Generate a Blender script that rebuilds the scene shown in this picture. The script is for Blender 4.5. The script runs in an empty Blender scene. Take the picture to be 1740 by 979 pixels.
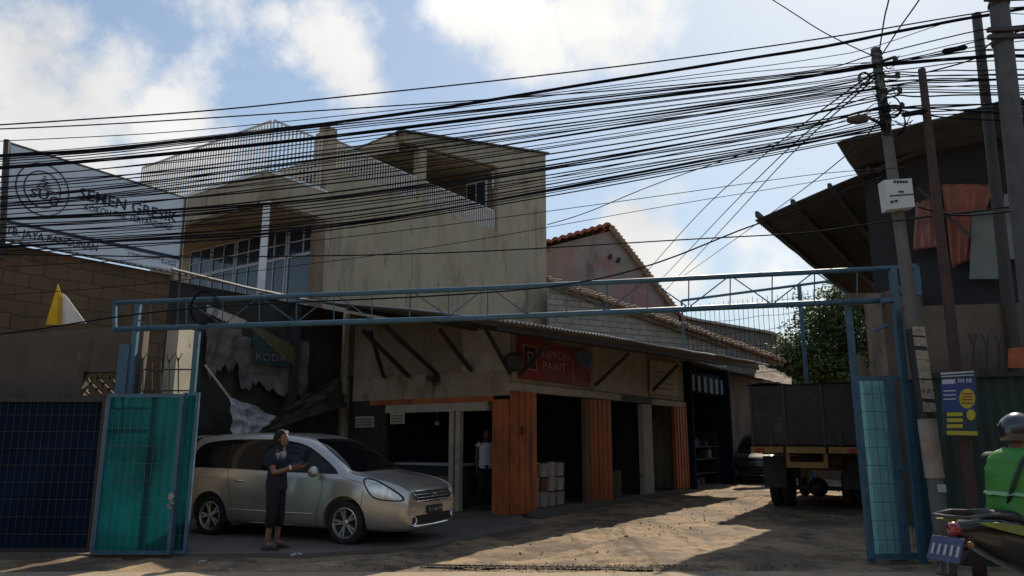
import bpy, bmesh, math, random
from mathutils import Vector, Matrix, noise
from mathutils.bvhtree import BVHTree
from mathutils.geometry import delaunay_2d_cdt
random.seed(7)
sc = bpy.context.scene
COL = sc.collection
R = math.radians
# ------------------------------------------------------------------ camera, sky, sun, exposure
PITCH = math.atan((745-489.5)/1257.0)
CAMH = 1.55
cd = bpy.data.cameras.new('camera'); cam = bpy.data.objects.new('camera', cd); COL.objects.link(cam)
cd.sensor_width = 36; cd.lens = 36*1257/1740; cd.clip_end = 2000; cd.clip_start = .05
cam.location = (0, 0, CAMH); cam.rotation_euler = (math.pi/2+PITCH, 0, 0)
sc.camera = cam
sc.view_settings.view_transform = 'Standard'; sc.view_settings.look = 'None'
sc.view_settings.gamma = 1; sc.view_settings.use_curve_mapping = False
sc.view_settings.exposure = 0.12
SUN_AZ, SUN_EL = 30.0, 41.0          # azimuth clockwise from +Y
sd = bpy.data.lights.new('sun', 'SUN'); sun = bpy.data.objects.new('sun', sd); COL.objects.link(sun)
sd.energy = 5.0; sd.angle = R(.55); sd.color = (1, .89, .72)
sdir = Vector((math.sin(R(SUN_AZ))*math.cos(R(SUN_EL)), math.cos(R(SUN_AZ))*math.cos(R(SUN_EL)), math.sin(R(SUN_EL))))
sun.rotation_euler = (-sdir).to_track_quat('-Z', 'Y').to_euler()
CAM = Vector((0, 0, CAMH)); FWD = Vector((0, math.cos(PITCH), math.sin(PITCH))); UPV = Vector((0, -math.sin(PITCH), math.cos(PITCH)))
def ray(x, y): return Vector((1, 0, 0))*(x-870)+UPV*(489.5-y)+FWD*1257
def AT(x, y, Y): d = ray(x, y); return CAM+d*(Y/d.y)
def GZ(x, y, z=0.): d = ray(x, y); return CAM+d*((z-CAMH)/d.z)
TH = math.atan(870/(1257/math.cos(PITCH)))
U = Vector((math.sin(TH), math.cos(TH), 0)); V = Vector((-math.cos(TH), math.sin(TH), 0)); S0 = Vector((0, 15.34, 0))
def L(u, v, z=0.): return Vector((S0.x+U.x*u+V.x*v, S0.y+U.y*u+V.y*v, z))
def inv(P): q = P-S0; return (q.dot(U), q.dot(V), P.z)
def onp(x, y, P, n): d = ray(x, y); return CAM+d*((P-CAM).dot(n)/d.dot(n))
def PV(x, y, v): return onp(x, y, S0+V*v, V)
def PU(x, y, u): return onp(x, y, S0+U*u, U)

w = bpy.data.worlds.new('World'); sc.world = w; w.use_nodes = True
nt = w.node_tree; nt.nodes.clear()
def N(t, **k):
    n = nt.nodes.new(t)
    for a, b in k.items(): setattr(n, a, b)
    return n
def mth(op, a, b=None, clamp=False):
    n = N('ShaderNodeMath', operation=op); n.use_clamp = clamp
    for i, x in enumerate((a, b)):
        if x is None: continue
        if isinstance(x, (int, float)): n.inputs[i].default_value = x
        else: nt.links.new(x, n.inputs[i])
    return n.outputs[0]
sky = N('ShaderNodeTexSky', sky_type='NISHITA'); sky.sun_disc = False
sky.sun_elevation = R(SUN_EL); sky.sun_rotation = R(SUN_AZ); sky.air_density = 1.0; sky.dust_density = 1.0; sky.ozone_density = 1.5
tc = N('ShaderNodeTexCoord'); dirv = tc.outputs['Generated']
nz = N('ShaderNodeTexNoise'); nz.inputs['Scale'].default_value = 7.0; nz.inputs['Detail'].default_value = 9; nz.inputs['Roughness'].default_value = .62
nt.links.new(dirv, nz.inputs['Vector'])
nz2 = N('ShaderNodeTexNoise'); nz2.inputs['Scale'].default_value = 2.6; nz2.inputs['Detail'].default_value = 5
nt.links.new(dirv, nz2.inputs['Vector'])
blobs = [(30, 170, .17, 1.0), (110, 60, .07, .8), (170, 150, .10, 1.), (270, 200, .085, 1.), (40, 30, .07, .7), (350, 235, .05, .6), (560, 60, .075, 1.), (605, 125, .06, 1.), (470, 30, .04, .7),
         (620, 150, .05, .9), (800, 10, .08, .95), (900, 40, .085, 1.1), (1010, 20, .11, 1.1), (940, 85, .045, .9), (1110, 10, .07, .8), (1060, 395, .05, 1.1), (1110, 430, .06, 1.1),
         (1165, 470, .055, 1.), (1130, 335, .05, .45), (1230, 500, .05, .6), (1300, 470, .09, .5), (-250, 100, .2, 1.), (2100, 0, .2, .8), (300, -250, .2, .9), (1000, -350, .25, .8)]
acc = None
for bx_, by_, r_, a_ in blobs:
    d = ray(bx_, by_).normalized()
    vm = N('ShaderNodeVectorMath', operation='DISTANCE'); nt.links.new(dirv, vm.inputs[0]); vm.inputs[1].default_value = d
    e = mth('MULTIPLY', mth('SUBTRACT', 1.0, mth('DIVIDE', vm.outputs['Value'], r_*1.25), True), a_)
    acc = e if acc is None else mth('MAXIMUM', acc, e)
# general scattered cloud out of the frame as well (behind the camera)
sep = N('ShaderNodeSeparateXYZ'); nt.links.new(dirv, sep.inputs[0])
back = mth('MULTIPLY', mth('MULTIPLY', sep.outputs['Y'], -1.2, True), .3)
acc = mth('MAXIMUM', acc, back)
dens = mth('ADD', mth('MULTIPLY', acc, .85), mth('ADD', mth('MULTIPLY', mth('SUBTRACT', nz.outputs[0], .5), 1.75), mth('MULTIPLY', mth('SUBTRACT', nz2.outputs[0], .5), .7)))
mr = N('ShaderNodeMapRange', interpolation_type='SMOOTHSTEP'); nt.links.new(dens, mr.inputs[0])
mr.inputs[1].default_value = .14; mr.inputs[2].default_value = .66; mr.inputs[3].default_value = .04; mr.inputs[4].default_value = .85
# cloud brightness varies with its own thickness
cr = N('ShaderNodeMapRange'); nt.links.new(nz2.outputs[0], cr.inputs[0]); cr.inputs[1].default_value = .35; cr.inputs[2].default_value = .65; cr.inputs[3].default_value = .72; cr.inputs[4].default_value = 1.12
ccol = N('ShaderNodeMix', data_type='RGBA', blend_type='MULTIPLY'); ccol.inputs[0].default_value = 1
CLOUDC = (8.6, 8.3, 7.8, 1)
ccol.inputs[6].default_value = CLOUDC; nt.links.new(cr.outputs[0], ccol.inputs[7])
hs = N('ShaderNodeHueSaturation'); hs.inputs['Saturation'].default_value = .80; hs.inputs['Value'].default_value = 1.0; nt.links.new(sky.outputs[0], hs.inputs['Color'])
bw = N('ShaderNodeRGBToBW'); nt.links.new(hs.outputs[0], bw.inputs[0])
kf = mth('DIVIDE', 1.55, mth('ADD', 1.0, mth('MULTIPLY', bw.outputs[0], .155)))
sv = N('ShaderNodeVectorMath', operation='SCALE'); nt.links.new(hs.outputs[0], sv.inputs[0]); nt.links.new(kf, sv.inputs['Scale'])
tint = N('ShaderNodeVectorMath', operation='MULTIPLY'); nt.links.new(sv.outputs[0], tint.inputs[0]); tint.inputs[1].default_value = (.97, 1.08, 1.12)
mx = N('ShaderNodeMix', data_type='RGBA'); nt.links.new(mr.outputs[0], mx.inputs[0]); nt.links.new(tint.outputs[0], mx.inputs[6]); nt.links.new(ccol.outputs[2], mx.inputs[7])
bg = N('ShaderNodeBackground'); bg.inputs[1].default_value = .115; nt.links.new(mx.outputs[2], bg.inputs[0])
wo = N('ShaderNodeOutputWorld'); nt.links.new(bg.outputs[0], wo.inputs[0])
nt = None

# ------------------------------------------------------------------ materials
MATS = {}
def mat(name, col, rough=.8, metal=0., var=.25, scale=2.5, stain=None, bump=.0, bscale=40., coat=0., trans=0., spec=.5, stretch=(1, 1, 1), obj=False):
    """procedural: base colour broken up by two noises, optional stain = (colour, amount, scale, vertical stretch)"""
    if name in MATS: return MATS[name]
    m = bpy.data.materials.new(name); m.use_nodes = True; t = m.node_tree; t.nodes.clear(); MATS[name] = m
    def n(ty, **k):
        q = t.nodes.new(ty)
        for a, b in k.items(): setattr(q, a, b)
        return q
    tcn = n('ShaderNodeTexCoord')
    if obj: pos = tcn.outputs['Object']
    else: pos = n('ShaderNodeNewGeometry').outputs['Position']
    mp = n('ShaderNodeMapping'); mp.inputs['Scale'].default_value = stretch; t.links.new(pos, mp.inputs[0])
    a = n('ShaderNodeTexNoise'); a.inputs['Scale'].default_value = scale; a.inputs['Detail'].default_value = 8; a.inputs['Roughness'].default_value = .6; t.links.new(mp.outputs[0], a.inputs[0])
    r = n('ShaderNodeMapRange'); t.links.new(a.outputs[0], r.inputs[0]); r.inputs[1].default_value = .3; r.inputs[2].default_value = .7; r.inputs[3].default_value = 1-var; r.inputs[4].default_value = 1+var*.5
    mxn = n('ShaderNodeMix', data_type='RGBA', blend_type='MULTIPLY'); mxn.inputs[0].default_value = 1; mxn.inputs[6].default_value = (*col, 1); t.links.new(r.outputs[0], mxn.inputs[7])
    out = mxn.outputs[2]
    if stain:
        stains = stain if isinstance(stain, list) else [stain]
        for sc_, am, ss, vs in stains:
            mp2 = n('ShaderNodeMapping'); mp2.inputs['Scale'].default_value = (1, 1, 1/vs); t.links.new(pos, mp2.inputs[0]); mp2.inputs['Location'].default_value = (ss*3.1, ss*7.7, 1.3)
            b = n('ShaderNodeTexNoise'); b.inputs['Scale'].default_value = ss; b.inputs['Detail'].default_value = 9; b.inputs['Roughness'].default_value = .68; t.links.new(mp2.outputs[0], b.inputs[0])
            r2 = n('ShaderNodeMapRange', interpolation_type='SMOOTHSTEP'); t.links.new(b.outputs[0], r2.inputs[0]); r2.inputs[1].default_value = .72-am*.35; r2.inputs[2].default_value = .82-am*.25; r2.inputs[4].default_value = .9
            m2 = n('ShaderNodeMix', data_type='RGBA'); t.links.new(r2.outputs[0], m2.inputs[0]); t.links.new(out, m2.inputs[6]); m2.inputs[7].default_value = (*sc_, 1); out = m2.outputs[2]
    p = n('ShaderNodeBsdfPrincipled'); t.links.new(out, p.inputs['Base Color']); p.inputs['Roughness'].default_value = rough; p.inputs['Metallic'].default_value = metal
    p.inputs['Specular IOR Level'].default_value = spec; p.inputs['Coat Weight'].default_value = coat; p.inputs['Coat Roughness'].default_value = .04
    rr = n('ShaderNodeMapRange'); t.links.new(a.outputs[0], rr.inputs[0]); rr.inputs[1].default_value = .3; rr.inputs[2].default_value = .7; rr.inputs[3].default_value = max(.02, rough-.08); rr.inputs[4].default_value = min(1, rough+.08); t.links.new(rr.outputs[0], p.inputs['Roughness'])
    if bump:
        c = n('ShaderNodeTexNoise'); c.inputs['Scale'].default_value = bscale; c.inputs['Detail'].default_value = 6; t.links.new(mp.outputs[0], c.inputs[0])
        bp = n('ShaderNodeBump'); bp.inputs['Strength'].default_value = bump; bp.inputs['Distance'].default_value = .02; t.links.new(c.outputs[0], bp.inputs['Height']); t.links.new(bp.outputs[0], p.inputs['Normal'])
    o = n('ShaderNodeOutputMaterial')
    if trans:
        tr = n('ShaderNodeBsdfTranslucent'); t.links.new(out, tr.inputs[0]); ms = n('ShaderNodeMixShader'); ms.inputs[0].default_value = trans
        t.links.new(p.outputs[0], ms.inputs[1]); t.links.new(tr.outputs[0], ms.inputs[2]); t.links.new(ms.outputs[0], o.inputs[0])
    else: t.links.new(p.outputs[0], o.inputs[0])
    return m
def brickmat(name, col, col2, mortar, bw, bh, ms=.012, stain=None, wallaxis='v', bump=.6):
    """blockwork: brick texture in a wall's own plane (u along the wall, z up)"""
    m = mat(name, col, .92, stain=stain); t = m.node_tree
    p = [q for q in t.nodes if q.type == 'BSDF_PRINCIPLED'][0]
    geo = t.nodes.new('ShaderNodeNewGeometry'); sx = t.nodes.new('ShaderNodeSeparateXYZ'); t.links.new(geo.outputs['Position'], sx.inputs[0])
    dt = t.nodes.new('ShaderNodeVectorMath'); dt.operation = 'DOT_PRODUCT'; t.links.new(geo.outputs['Position'], dt.inputs[0]); dt.inputs[1].default_value = U if wallaxis == 'v' else (V if wallaxis == 'u' else (1, 0, 0))
    cb = t.nodes.new('ShaderNodeCombineXYZ'); t.links.new(dt.outputs['Value'], cb.inputs[0]); t.links.new(sx.outputs[2], cb.inputs[1])
    nz_ = t.nodes.new('ShaderNodeTexNoise'); nz_.inputs['Scale'].default_value = 3; t.links.new(geo.outputs['Position'], nz_.inputs[0])
    ad = t.nodes.new('ShaderNodeVectorMath'); ad.operation = 'MULTIPLY_ADD'; t.links.new(nz_.outputs[1], ad.inputs[0]); ad.inputs[1].default_value = ((.11, .09, 0) if name == 'rough_block_wall' else (.05, .05, 0)); t.links.new(cb.outputs[0], ad.inputs[2])
    bt = t.nodes.new('ShaderNodeTexBrick'); t.links.new(ad.outputs[0], bt.inputs[0]); bt.inputs['Scale'].default_value = 1; bt.inputs['Brick Width'].default_value = bw; bt.inputs['Row Height'].default_value = bh; bt.inputs['Mortar Size'].default_value = ms
    bt.inputs['Color1'].default_value = (*col, 1); bt.inputs['Color2'].default_value = (*col2, 1); bt.inputs['Mortar'].default_value = (*mortar, 1); bt.inputs['Mortar Smooth'].default_value = .3
    old = p.inputs['Base Color'].links[0].from_socket
    mm = t.nodes.new('ShaderNodeMix'); mm.data_type = 'RGBA'; mm.blend_type = 'MULTIPLY'; mm.inputs[0].default_value = .8
    sc2 = t.nodes.new('ShaderNodeVectorMath'); sc2.operation = 'SCALE'; sc2.inputs['Scale'].default_value = 3.2; t.links.new(old, sc2.inputs[0])
    t.links.new(bt.outputs[0], mm.inputs[6]); t.links.new(sc2.outputs[0], mm.inputs[7]); t.links.new(mm.outputs[2], p.inputs['Base Color'])
    bp = t.nodes.new('ShaderNodeBump'); bp.inputs['Strength'].default_value = bump; bp.inputs['Distance'].default_value = .02; bp.invert = True; t.links.new(bt.outputs['Fac'], bp.inputs['Height']); t.links.new(bp.outputs[0], p.inputs['Normal'])
    return m

M_plaster = mat('cream_plaster', (.33, .275, .19), .92, var=.16, scale=.7, stain=[((.22, .16, .09), .6, .7, 2.5), ((.21, .18, .13), .62, 2.6, 9.0), ((.13, .11, .085), .45, 6.0, 7.0)], bump=.25)
M_plaster2 = mat('stained_cream_plaster', (.36, .29, .20), .9, var=.18, scale=1.2, stain=[((.17, .12, .075), .62, 1.8, 2.5), ((.10, .075, .055), .5, 4, 5)], bump=.25)  # second cream plaster, with brown and dark vertical stains
M_whitemetal = mat('white_painted_metal', (.62, .62, .60), .5, var=.12, scale=6)
M_rail = mat('railing_paint', (.55, .53, .50), .6, var=.15, scale=6)
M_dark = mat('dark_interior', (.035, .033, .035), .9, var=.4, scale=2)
M_darkwall = mat('shaded_recess_wall', (.04, .035, .032), .95, var=.5, scale=1.6, stain=[((.16, .13, .11), .3, 2.5, 2), ((.02, .02, .02), .5, 1.2, 2)], bump=.4)  # shade of the recess put into a near-black base colour
M_brown = mat('brown_plaster', (.17, .12, .075), .9, var=.3)
M_glass = mat('dark_blue_glass', (.018, .03, .055), .12, var=.3, spec=.6)
M_frame = mat('grey_window_frame', (.38, .41, .44), .5, var=.12, scale=6)
M_orange = mat('orange_shutter_paint', (.42, .12, .035), .6, var=.4, scale=2.0, stain=[((.15, .05, .022), .55, 2.2, 4), ((.07, .04, .03), .4, 7, 2)], bump=.1)
M_steeldark = mat('dark_rusty_steel', (.045, .038, .034), .7, var=.4, scale=8)
M_beamcream = mat('pale_beam_paint', (.42, .37, .29), .85, var=.25, scale=2.5, stain=[((.15, .10, .07), .4, 3, 1)])
M_zinc = mat('weathered_zinc', (.30, .29, .27), .55, metal=.35, var=.4, scale=1.8, stain=[((.13, .075, .045), .45, 2, 1)])
M_zincdark = mat('old_roof_sheet', (.080, .080, .084), .75, metal=.1, var=.45, scale=2, stain=[((.085, .06, .045), .45, 2, 1)])
M_corrcream = mat('cream_corrugated_sheet', (.27, .22, .155), .75, var=.3, scale=1.5, stain=[((.12, .085, .055), .45, 2.5, 4)])
M_red = mat('red_sign_paint', (.24, .022, .022), .6, var=.3, scale=1.4, stain=[((.10, .02, .02), .4, 2, 2)])
M_blue = mat('blue_gate_paint', (.055, .13, .19), .5, var=.3, scale=6, stain=[((.10, .06, .04), .28, 8, 1)])
M_bluedk = mat('dark_blue_sheet', (.006, .017, .042), .9, spec=.12, var=.5, scale=1.5, stain=[((.006, .008, .014), .5, 2.5, 1.5)])
M_teal = mat('teal_fibreglass', (.02, .26, .27), .45, var=.5, scale=.9, trans=.7, stain=[((.01, .10, .10), .35, 2.0, 3)])
M_cyanpil = mat('pale_cyan_paint', (.26, .60, .58), .8, var=.25, scale=3, stain=[((.05, .13, .13), .45, 4, 3)], bump=.2)
M_conc = mat('concrete_pole', (.13, .125, .12), .9, var=.3, scale=5, bump=.3)
M_cement = mat('stained_cement_wall', (.13, .105, .085), .95, var=.4, scale=1.0, stain=[((.045, .038, .035), .55, 1.6, 3), ((.20, .17, .14), .3, 5, 2)], bump=.4)
M_block = brickmat('rough_block_wall', (.20, .15, .095), (.15, .112, .075), (.10, .078, .055), .40, .24, .012, stain=[((.10, .07, .05), .55, 1.3, 1.2)])
M_block2 = brickmat('grey_block_wall', (.30, .28, .25), (.25, .235, .21), (.07, .06, .055), .60, .22, .012, stain=[((.17, .15, .13), .45, 1.5, 1.2)])
M_sign = mat('pale_sign_sheet', (.60, .65, .68), .5, var=.10, scale=1)
M_ink = mat('dark_blue_ink', (.012, .016, .05), .6, var=.2)
M_tile = mat('red_clay_tile', (.30, .10, .06), .85, var=.45, scale=6, stain=[((.10, .05, .04), .5, 7, 1), ((.35, .26, .2), .3, 9, 1)])
M_tilebrown = mat('mossy_clay_tile', (.26, .17, .11), .9, var=.5, scale=6, stain=[((.09, .06, .045), .5, 6, 1), ((.42, .36, .26), .35, 8, 1)])
M_pinkwall = mat('peeling_pink_plaster', (.27, .235, .22), .92, var=.25, scale=1.0, stain=[((.32, .13, .13), .75, .4, 1), ((.12, .10, .10), .5, 1.5, 4)], bump=.3)
M_wire = mat('black_cable', (.010, .010, .016), .9, var=.1, spec=.1)
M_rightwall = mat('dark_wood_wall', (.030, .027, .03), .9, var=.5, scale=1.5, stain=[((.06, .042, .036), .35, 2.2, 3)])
M_brownwall = mat('brown_lane_wall', (.17, .12, .085), .92, var=.4, scale=1.5, stain=[((.07, .05, .04), .5, 1.8, 3)], bump=.3)
M_tarpgreen = mat('dark_green_sheet', (.012, .035, .03), .6, var=.4, scale=2)
M_rust = mat('rusty_steel_post', (.065, .035, .028), .85, var=.5, scale=7, stain=[((.04, .03, .03), .5, 5, 2)], bump=.3)
M_cloth = mat('orange_pink_cloth', (.46, .17, .12), .85, var=.3, scale=4, trans=.35, stain=[((.50, .30, .25), .4, 5, 2)])
M_chrome = mat('chrome', (.7, .7, .7), .15, metal=1, var=.05)
M_rubber = mat('tyre_rubber', (.018, .017, .017), .85, var=.3, scale=20, bump=.2)
M_alloy = mat('alloy_wheel', (.55, .54, .52), .35, metal=.8, var=.1)
M_black = mat('black_plastic', (.014, .014, .016), .55, var=.2, scale=8)
M_skin = mat('brown_skin', (.22, .10, .06), .6, var=.12, scale=10)
M_white = mat('white_paint', (.72, .70, .66), .7, var=.12, scale=5)
M_yellow = mat('faded_yellow_paint', (.26, .15, .04), .7, var=.3, scale=5)

# ------------------------------------------------------------------ mesh helpers
WL = {}
def tag(o, label=None, cat=None, group=None, kind=None):
    if label: o['label'] = label
    if cat: o['category'] = cat
    if group: o['group'] = group
    if kind: o['kind'] = kind
    return o
def empty(name, loc, label, cat, group=None, rz=0.):
    o = bpy.data.objects.new(name, None); COL.objects.link(o); o.location = loc; o.rotation_euler = (0, 0, rz); o.empty_display_size = .2
    WL[o.name] = Matrix.Translation(Vector(loc)) @ Matrix.Rotation(rz, 4, 'Z')
    return tag(o, label, cat, group)
class MB:
    def __init__(s): s.v = []; s.f = []
    def add(s, vs, fs):
        b = len(s.v); s.v += [Vector(p) for p in vs]; s.f += [tuple(b+i for i in f) for f in fs]; return s
    def hexa(s, p): return s.add(p, [(0, 3, 2, 1), (4, 5, 6, 7), (0, 1, 5, 4), (1, 2, 6, 5), (2, 3, 7, 6), (3, 0, 4, 7)])
    def box(s, x0, x1, y0, y1, z0, z1): return s.hexa([(x0, y0, z0), (x1, y0, z0), (x1, y1, z0), (x0, y1, z0), (x0, y0, z1), (x1, y0, z1), (x1, y1, z1), (x0, y1, z1)])
    def lb(s, u0, u1, v0, v1, z0, z1): return s.hexa([L(u0, v0, z0), L(u0, v1, z0), L(u1, v1, z0), L(u1, v0, z0), L(u0, v0, z1), L(u0, v1, z1), L(u1, v1, z1), L(u1, v0, z1)][:8])
    def prism(s, pts, off):
        pts = [Vector(p) for p in pts]; off = Vector(off); n = len(pts)
        return s.add(pts+[p+off for p in pts], [tuple(range(n))[::-1], tuple(range(n, 2*n))]+[(i, (i+1) % n, n+(i+1) % n, n+i) for i in range(n)])
    def beam(s, p, q, w_, h_, up=(0, 0, 1)):
        p = Vector(p); q = Vector(q); d = (q-p).normalized(); up = Vector(up)
        if abs(d.dot(up)) > .98: up = Vector((0, 1, 0))
        a = d.cross(up).normalized()*w_/2; b = a.cross(d).normalized()*h_/2
        return s.hexa([p-a-b, p+a-b, p+a+b, p-a+b, q-a-b, q+a-b, q+a+b, q-a+b])
    def tube(s, pts, r, n=6, cap=True):
        pts = [Vector(p) for p in pts]; rs = r if isinstance(r, (list, tuple)) else [r]*len(pts); b = len(s.v); up = None
        for i, p in enumerate(pts):
            d = (pts[min(i+1, len(pts)-1)]-pts[max(i-1, 0)]).normalized()
            if up is None:
                up = Vector((0, 0, 1)) if abs(d.z) < .9 else Vector((1, 0, 0))
            a = d.cross(up).normalized(); c = a.cross(d).normalized(); up = c
            for k in range(n):
                t = 2*math.pi*k/n; s.v.append(p+(a*math.cos(t)+c*math.sin(t))*rs[i])
        for i in range(len(pts)-1):
            for k in range(n): s.f.append((b+i*n+k, b+i*n+(k+1) % n, b+(i+1)*n+(k+1) % n, b+(i+1)*n+k))
        if cap: s.f.append(tuple(b+k for k in range(n))[::-1]); s.f.append(tuple(b+(len(pts)-1)*n+k for k in range(n)))
        return s
    def lathe(s, prof, c, axis=(0, 0, 1), n=20):
        c = Vector(c); ax = Vector(axis).normalized(); a = ax.orthogonal().normalized(); bb = ax.cross(a); b = len(s.v)
        for r, h in prof:
            for k in range(n):
                t = 2*math.pi*k/n; s.v.append(c+ax*h+(a*math.cos(t)+bb*math.sin(t))*r)
        for i in range(len(prof)-1):
            for k in range(n): s.f.append((b+i*n+k, b+i*n+(k+1) % n, b+(i+1)*n+(k+1) % n, b+(i+1)*n+k))
        s.f.append(tuple(b+k for k in range(n))[::-1]); s.f.append(tuple(b+(len(prof)-1)*n+k for k in range(n))); return s
    def sheet(s, A, B, C, D, nu, nv, h=None, thick=.004):
        """patch A-B-C-D with height function h(fu, fv), real thickness"""
        A, B, C, D = map(Vector, (A, B, C, D)); nrm = (B-A).cross(D-A).normalized(); b = len(s.v)
        for lay in (0, 1):
            for j in range(nv+1):
                for i in range(nu+1):
                    fu, fv = i/nu, j/nv; p = (A*(1-fu)+B*fu)*(1-fv)+(D*(1-fu)+C*fu)*fv
                    s.v.append(p+nrm*((h(fu, fv) if h else 0)-lay*thick))
        m = (nu+1)*(nv+1); q = lambda i, j, l_: b+l_*m+j*(nu+1)+i
        for j in range(nv):
            for i in range(nu):
                s.f.append((q(i, j, 0), q(i+1, j, 0), q(i+1, j+1, 0), q(i, j+1, 0))); s.f.append((q(i, j, 1), q(i, j+1, 1), q(i+1, j+1, 1), q(i+1, j, 1)))
        for i in range(nu):
            s.f.append((q(i, 0, 0), q(i, 0, 1), q(i+1, 0, 1), q(i+1, 0, 0))); s.f.append((q(i, nv, 0), q(i+1, nv, 0), q(i+1, nv, 1), q(i, nv, 1)))
        for j in range(nv):
            s.f.append((q(0, j, 0), q(0, j+1, 0), q(0, j+1, 1), q(0, j, 1))); s.f.append((q(nu, j, 0), q(nu, j, 1), q(nu, j+1, 1), q(nu, j+1, 0)))
        return s
    def build(s, name, m, parent=None, smooth=False, label=None, cat=None, group=None, kind=None, fix=True, M=None):
        me = bpy.data.meshes.new(name)
        vs = [M @ p for p in s.v] if M else s.v
        o = bpy.data.objects.new(name, me); COL.objects.link(o)
        if parent:
            o.parent = parent; W = WL[parent.name]; Wi = W.inverted(); vs = [Wi @ p for p in vs] if M is None else vs; WL[o.name] = W
        else:
            xs = [p.x for p in vs]; ys = [p.y for p in vs]; zs = [p.z for p in vs]
            c = Vector(((min(xs)+max(xs))/2, (min(ys)+max(ys))/2, min(zs))); vs = [p-c for p in vs]; o.location = c; WL[o.name] = Matrix.Translation(c)
        me.from_pydata(vs, [], s.f)
        if fix:
            bm = bmesh.new(); bm.from_mesh(me); bmesh.ops.recalc_face_normals(bm, faces=bm.faces); bm.to_mesh(me); bm.free()
        me.materials.append(m)
        if smooth: me.polygons.foreach_set('use_smooth', [True]*len(me.polygons))
        me.update()
        return tag(o, label, cat, group, kind)
def corr(amp, per, length, jag=0.):
    k = length/per*2*math.pi
    return lambda fu, fv: amp*math.sin(fu*k)+jag*noise.noise(Vector((fu*length*.8, fv*6, 3)))
def text(s, p0, xd, upd, h, width, m, parent, name='lettering', ext=.004, bold=0., lift=.006, italic=0.):
    """writing as a mesh: p0 baseline start, unit directions, cap height, total width"""
    cu = bpy.data.curves.new('t', 'FONT'); cu.body = s; cu.extrude = 0; cu.offset = bold; cu.resolution_u = 2; cu.shear = italic
    ob = bpy.data.objects.new('t', cu); COL.objects.link(ob); dg = bpy.context.evaluated_depsgraph_get(); me = bpy.data.meshes.new_from_object(ob.evaluated_get(dg))
    bpy.data.objects.remove(ob); xs = [v.co.x for v in me.vertices]; x0, x1 = min(xs), max(xs); xd = Vector(xd).normalized(); upd = Vector(upd).normalized(); nn = xd.cross(upd).normalized()
    mb = MB(); f = [tuple(p.vertices) for p in me.polygons]; vs = [p0+xd*((v.co.x-x0)/(x1-x0)*width)+upd*(v.co.y/.70*h)+nn*lift for v in me.vertices]
    mb.add(vs, f); bpy.data.meshes.remove(me)
    return mb.build(name, m, parent, fix=False)
def dupe(root, loc, rz, label, group=None):
    r = root.copy(); COL.objects.link(r); r.location = loc; r.rotation_euler = (0, 0, rz); r['label'] = label
    if group: r['group'] = group
    for ch in list(root.children):
        c = ch.copy(); COL.objects.link(c); c.parent = r
        for g_ in ch.children: d_ = g_.copy(); COL.objects.link(d_); d_.parent = c
    return r
exec_parts = []
# ================================================================== GROUND
M_dirt = mat('trodden_dirt_concrete', (.29, .20, .115), .95, var=.45, scale=.9, stain=[((.36, .275, .175), .5, 2.6, 1), ((.095, .062, .040), .80, .9, 1), ((.07, .048, .034), .66, 3.5, 1)], bump=1.3, bscale=8)
M_street = mat('street_concrete', (.32, .25, .165), .95, var=.25, scale=2, stain=[((.16, .13, .10), .5, 1.2, 1), ((.10, .08, .065), .3, 12, 1)], bump=.6, bscale=30)
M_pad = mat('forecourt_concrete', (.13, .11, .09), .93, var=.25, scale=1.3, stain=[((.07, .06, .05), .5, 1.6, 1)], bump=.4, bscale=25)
MB().add([(-400, -60, -.06), (400, -60, -.06), (400, 900, -.06), (-400, 900, -.06)], [(0, 1, 2, 3)]).build('ground', M_dirt, kind='structure')
g = MB(); nx_, ny_ = 150, 60
for j in range(ny_+1):
    for i in range(nx_+1):
        x = -15+30*i/nx_; y = -14+(9.22+14)*(j/ny_)**.55
        g.v.append(Vector((x, y, .004+.012*noise.noise(Vector((x*.9, y*.9, 0)))+.006*noise.noise(Vector((x*4, y*4, 5))))))
for j in range(ny_):
    for i in range(nx_): a = j*(nx_+1)+i; g.f.append((a, a+1, a+nx_+2, a+nx_+1))
g.build('road', M_street, smooth=True, kind='structure')
g = MB(); us = [-9+.16*i for i in range(200)]; vs_ = [3.0-.13*j for j in range(125)]
for v_ in vs_:
    for u_ in us:
        p = L(u_, v_); rut = -.035*math.exp(-((v_+2.9)/.28)**2)-.03*math.exp(-((v_+4.7)/.3)**2)
        p.z = .0+rut+.045*noise.noise(Vector((p.x*.8, p.y*.8, 2)))+.036*noise.noise(Vector((p.x*3.1, p.y*3.1, 7)))+.02*noise.noise(Vector((p.x*7, p.y*7, 1)))
        if p.y < 9.9: p.z = p.z*max(0, (p.y-9.2)/.7)-.02*(1-max(0, (p.y-9.2)/.7))
        g.v.append(p)
n_ = len(us)
for j in range(len(vs_)-1):
    for i in range(n_-1):
        a = j*n_+i
        if g.v[a].y > 9.0 and g.v[a+n_].y > 9.0: g.f.append((a, a+1, a+n_+1, a+n_))
g.build('path', M_dirt, smooth=True, kind='structure')
def lump_pad():
    g = MB(); pts = [(-8.4, 10.2), (-2.6, 10.35), (-1.2, 11.0), (.4, 13.6), (.2, 15.3)]
    a = [Vector((p[0], p[1], .075)) for p in pts]+[L(0, 5.5, .075), L(-8, 5.5, .075)]
    g.prism([p-Vector((0, 0, .14)) for p in a], (0, 0, .12)); return g
lump_pad().build('pavement', M_pad, kind='structure')
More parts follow.
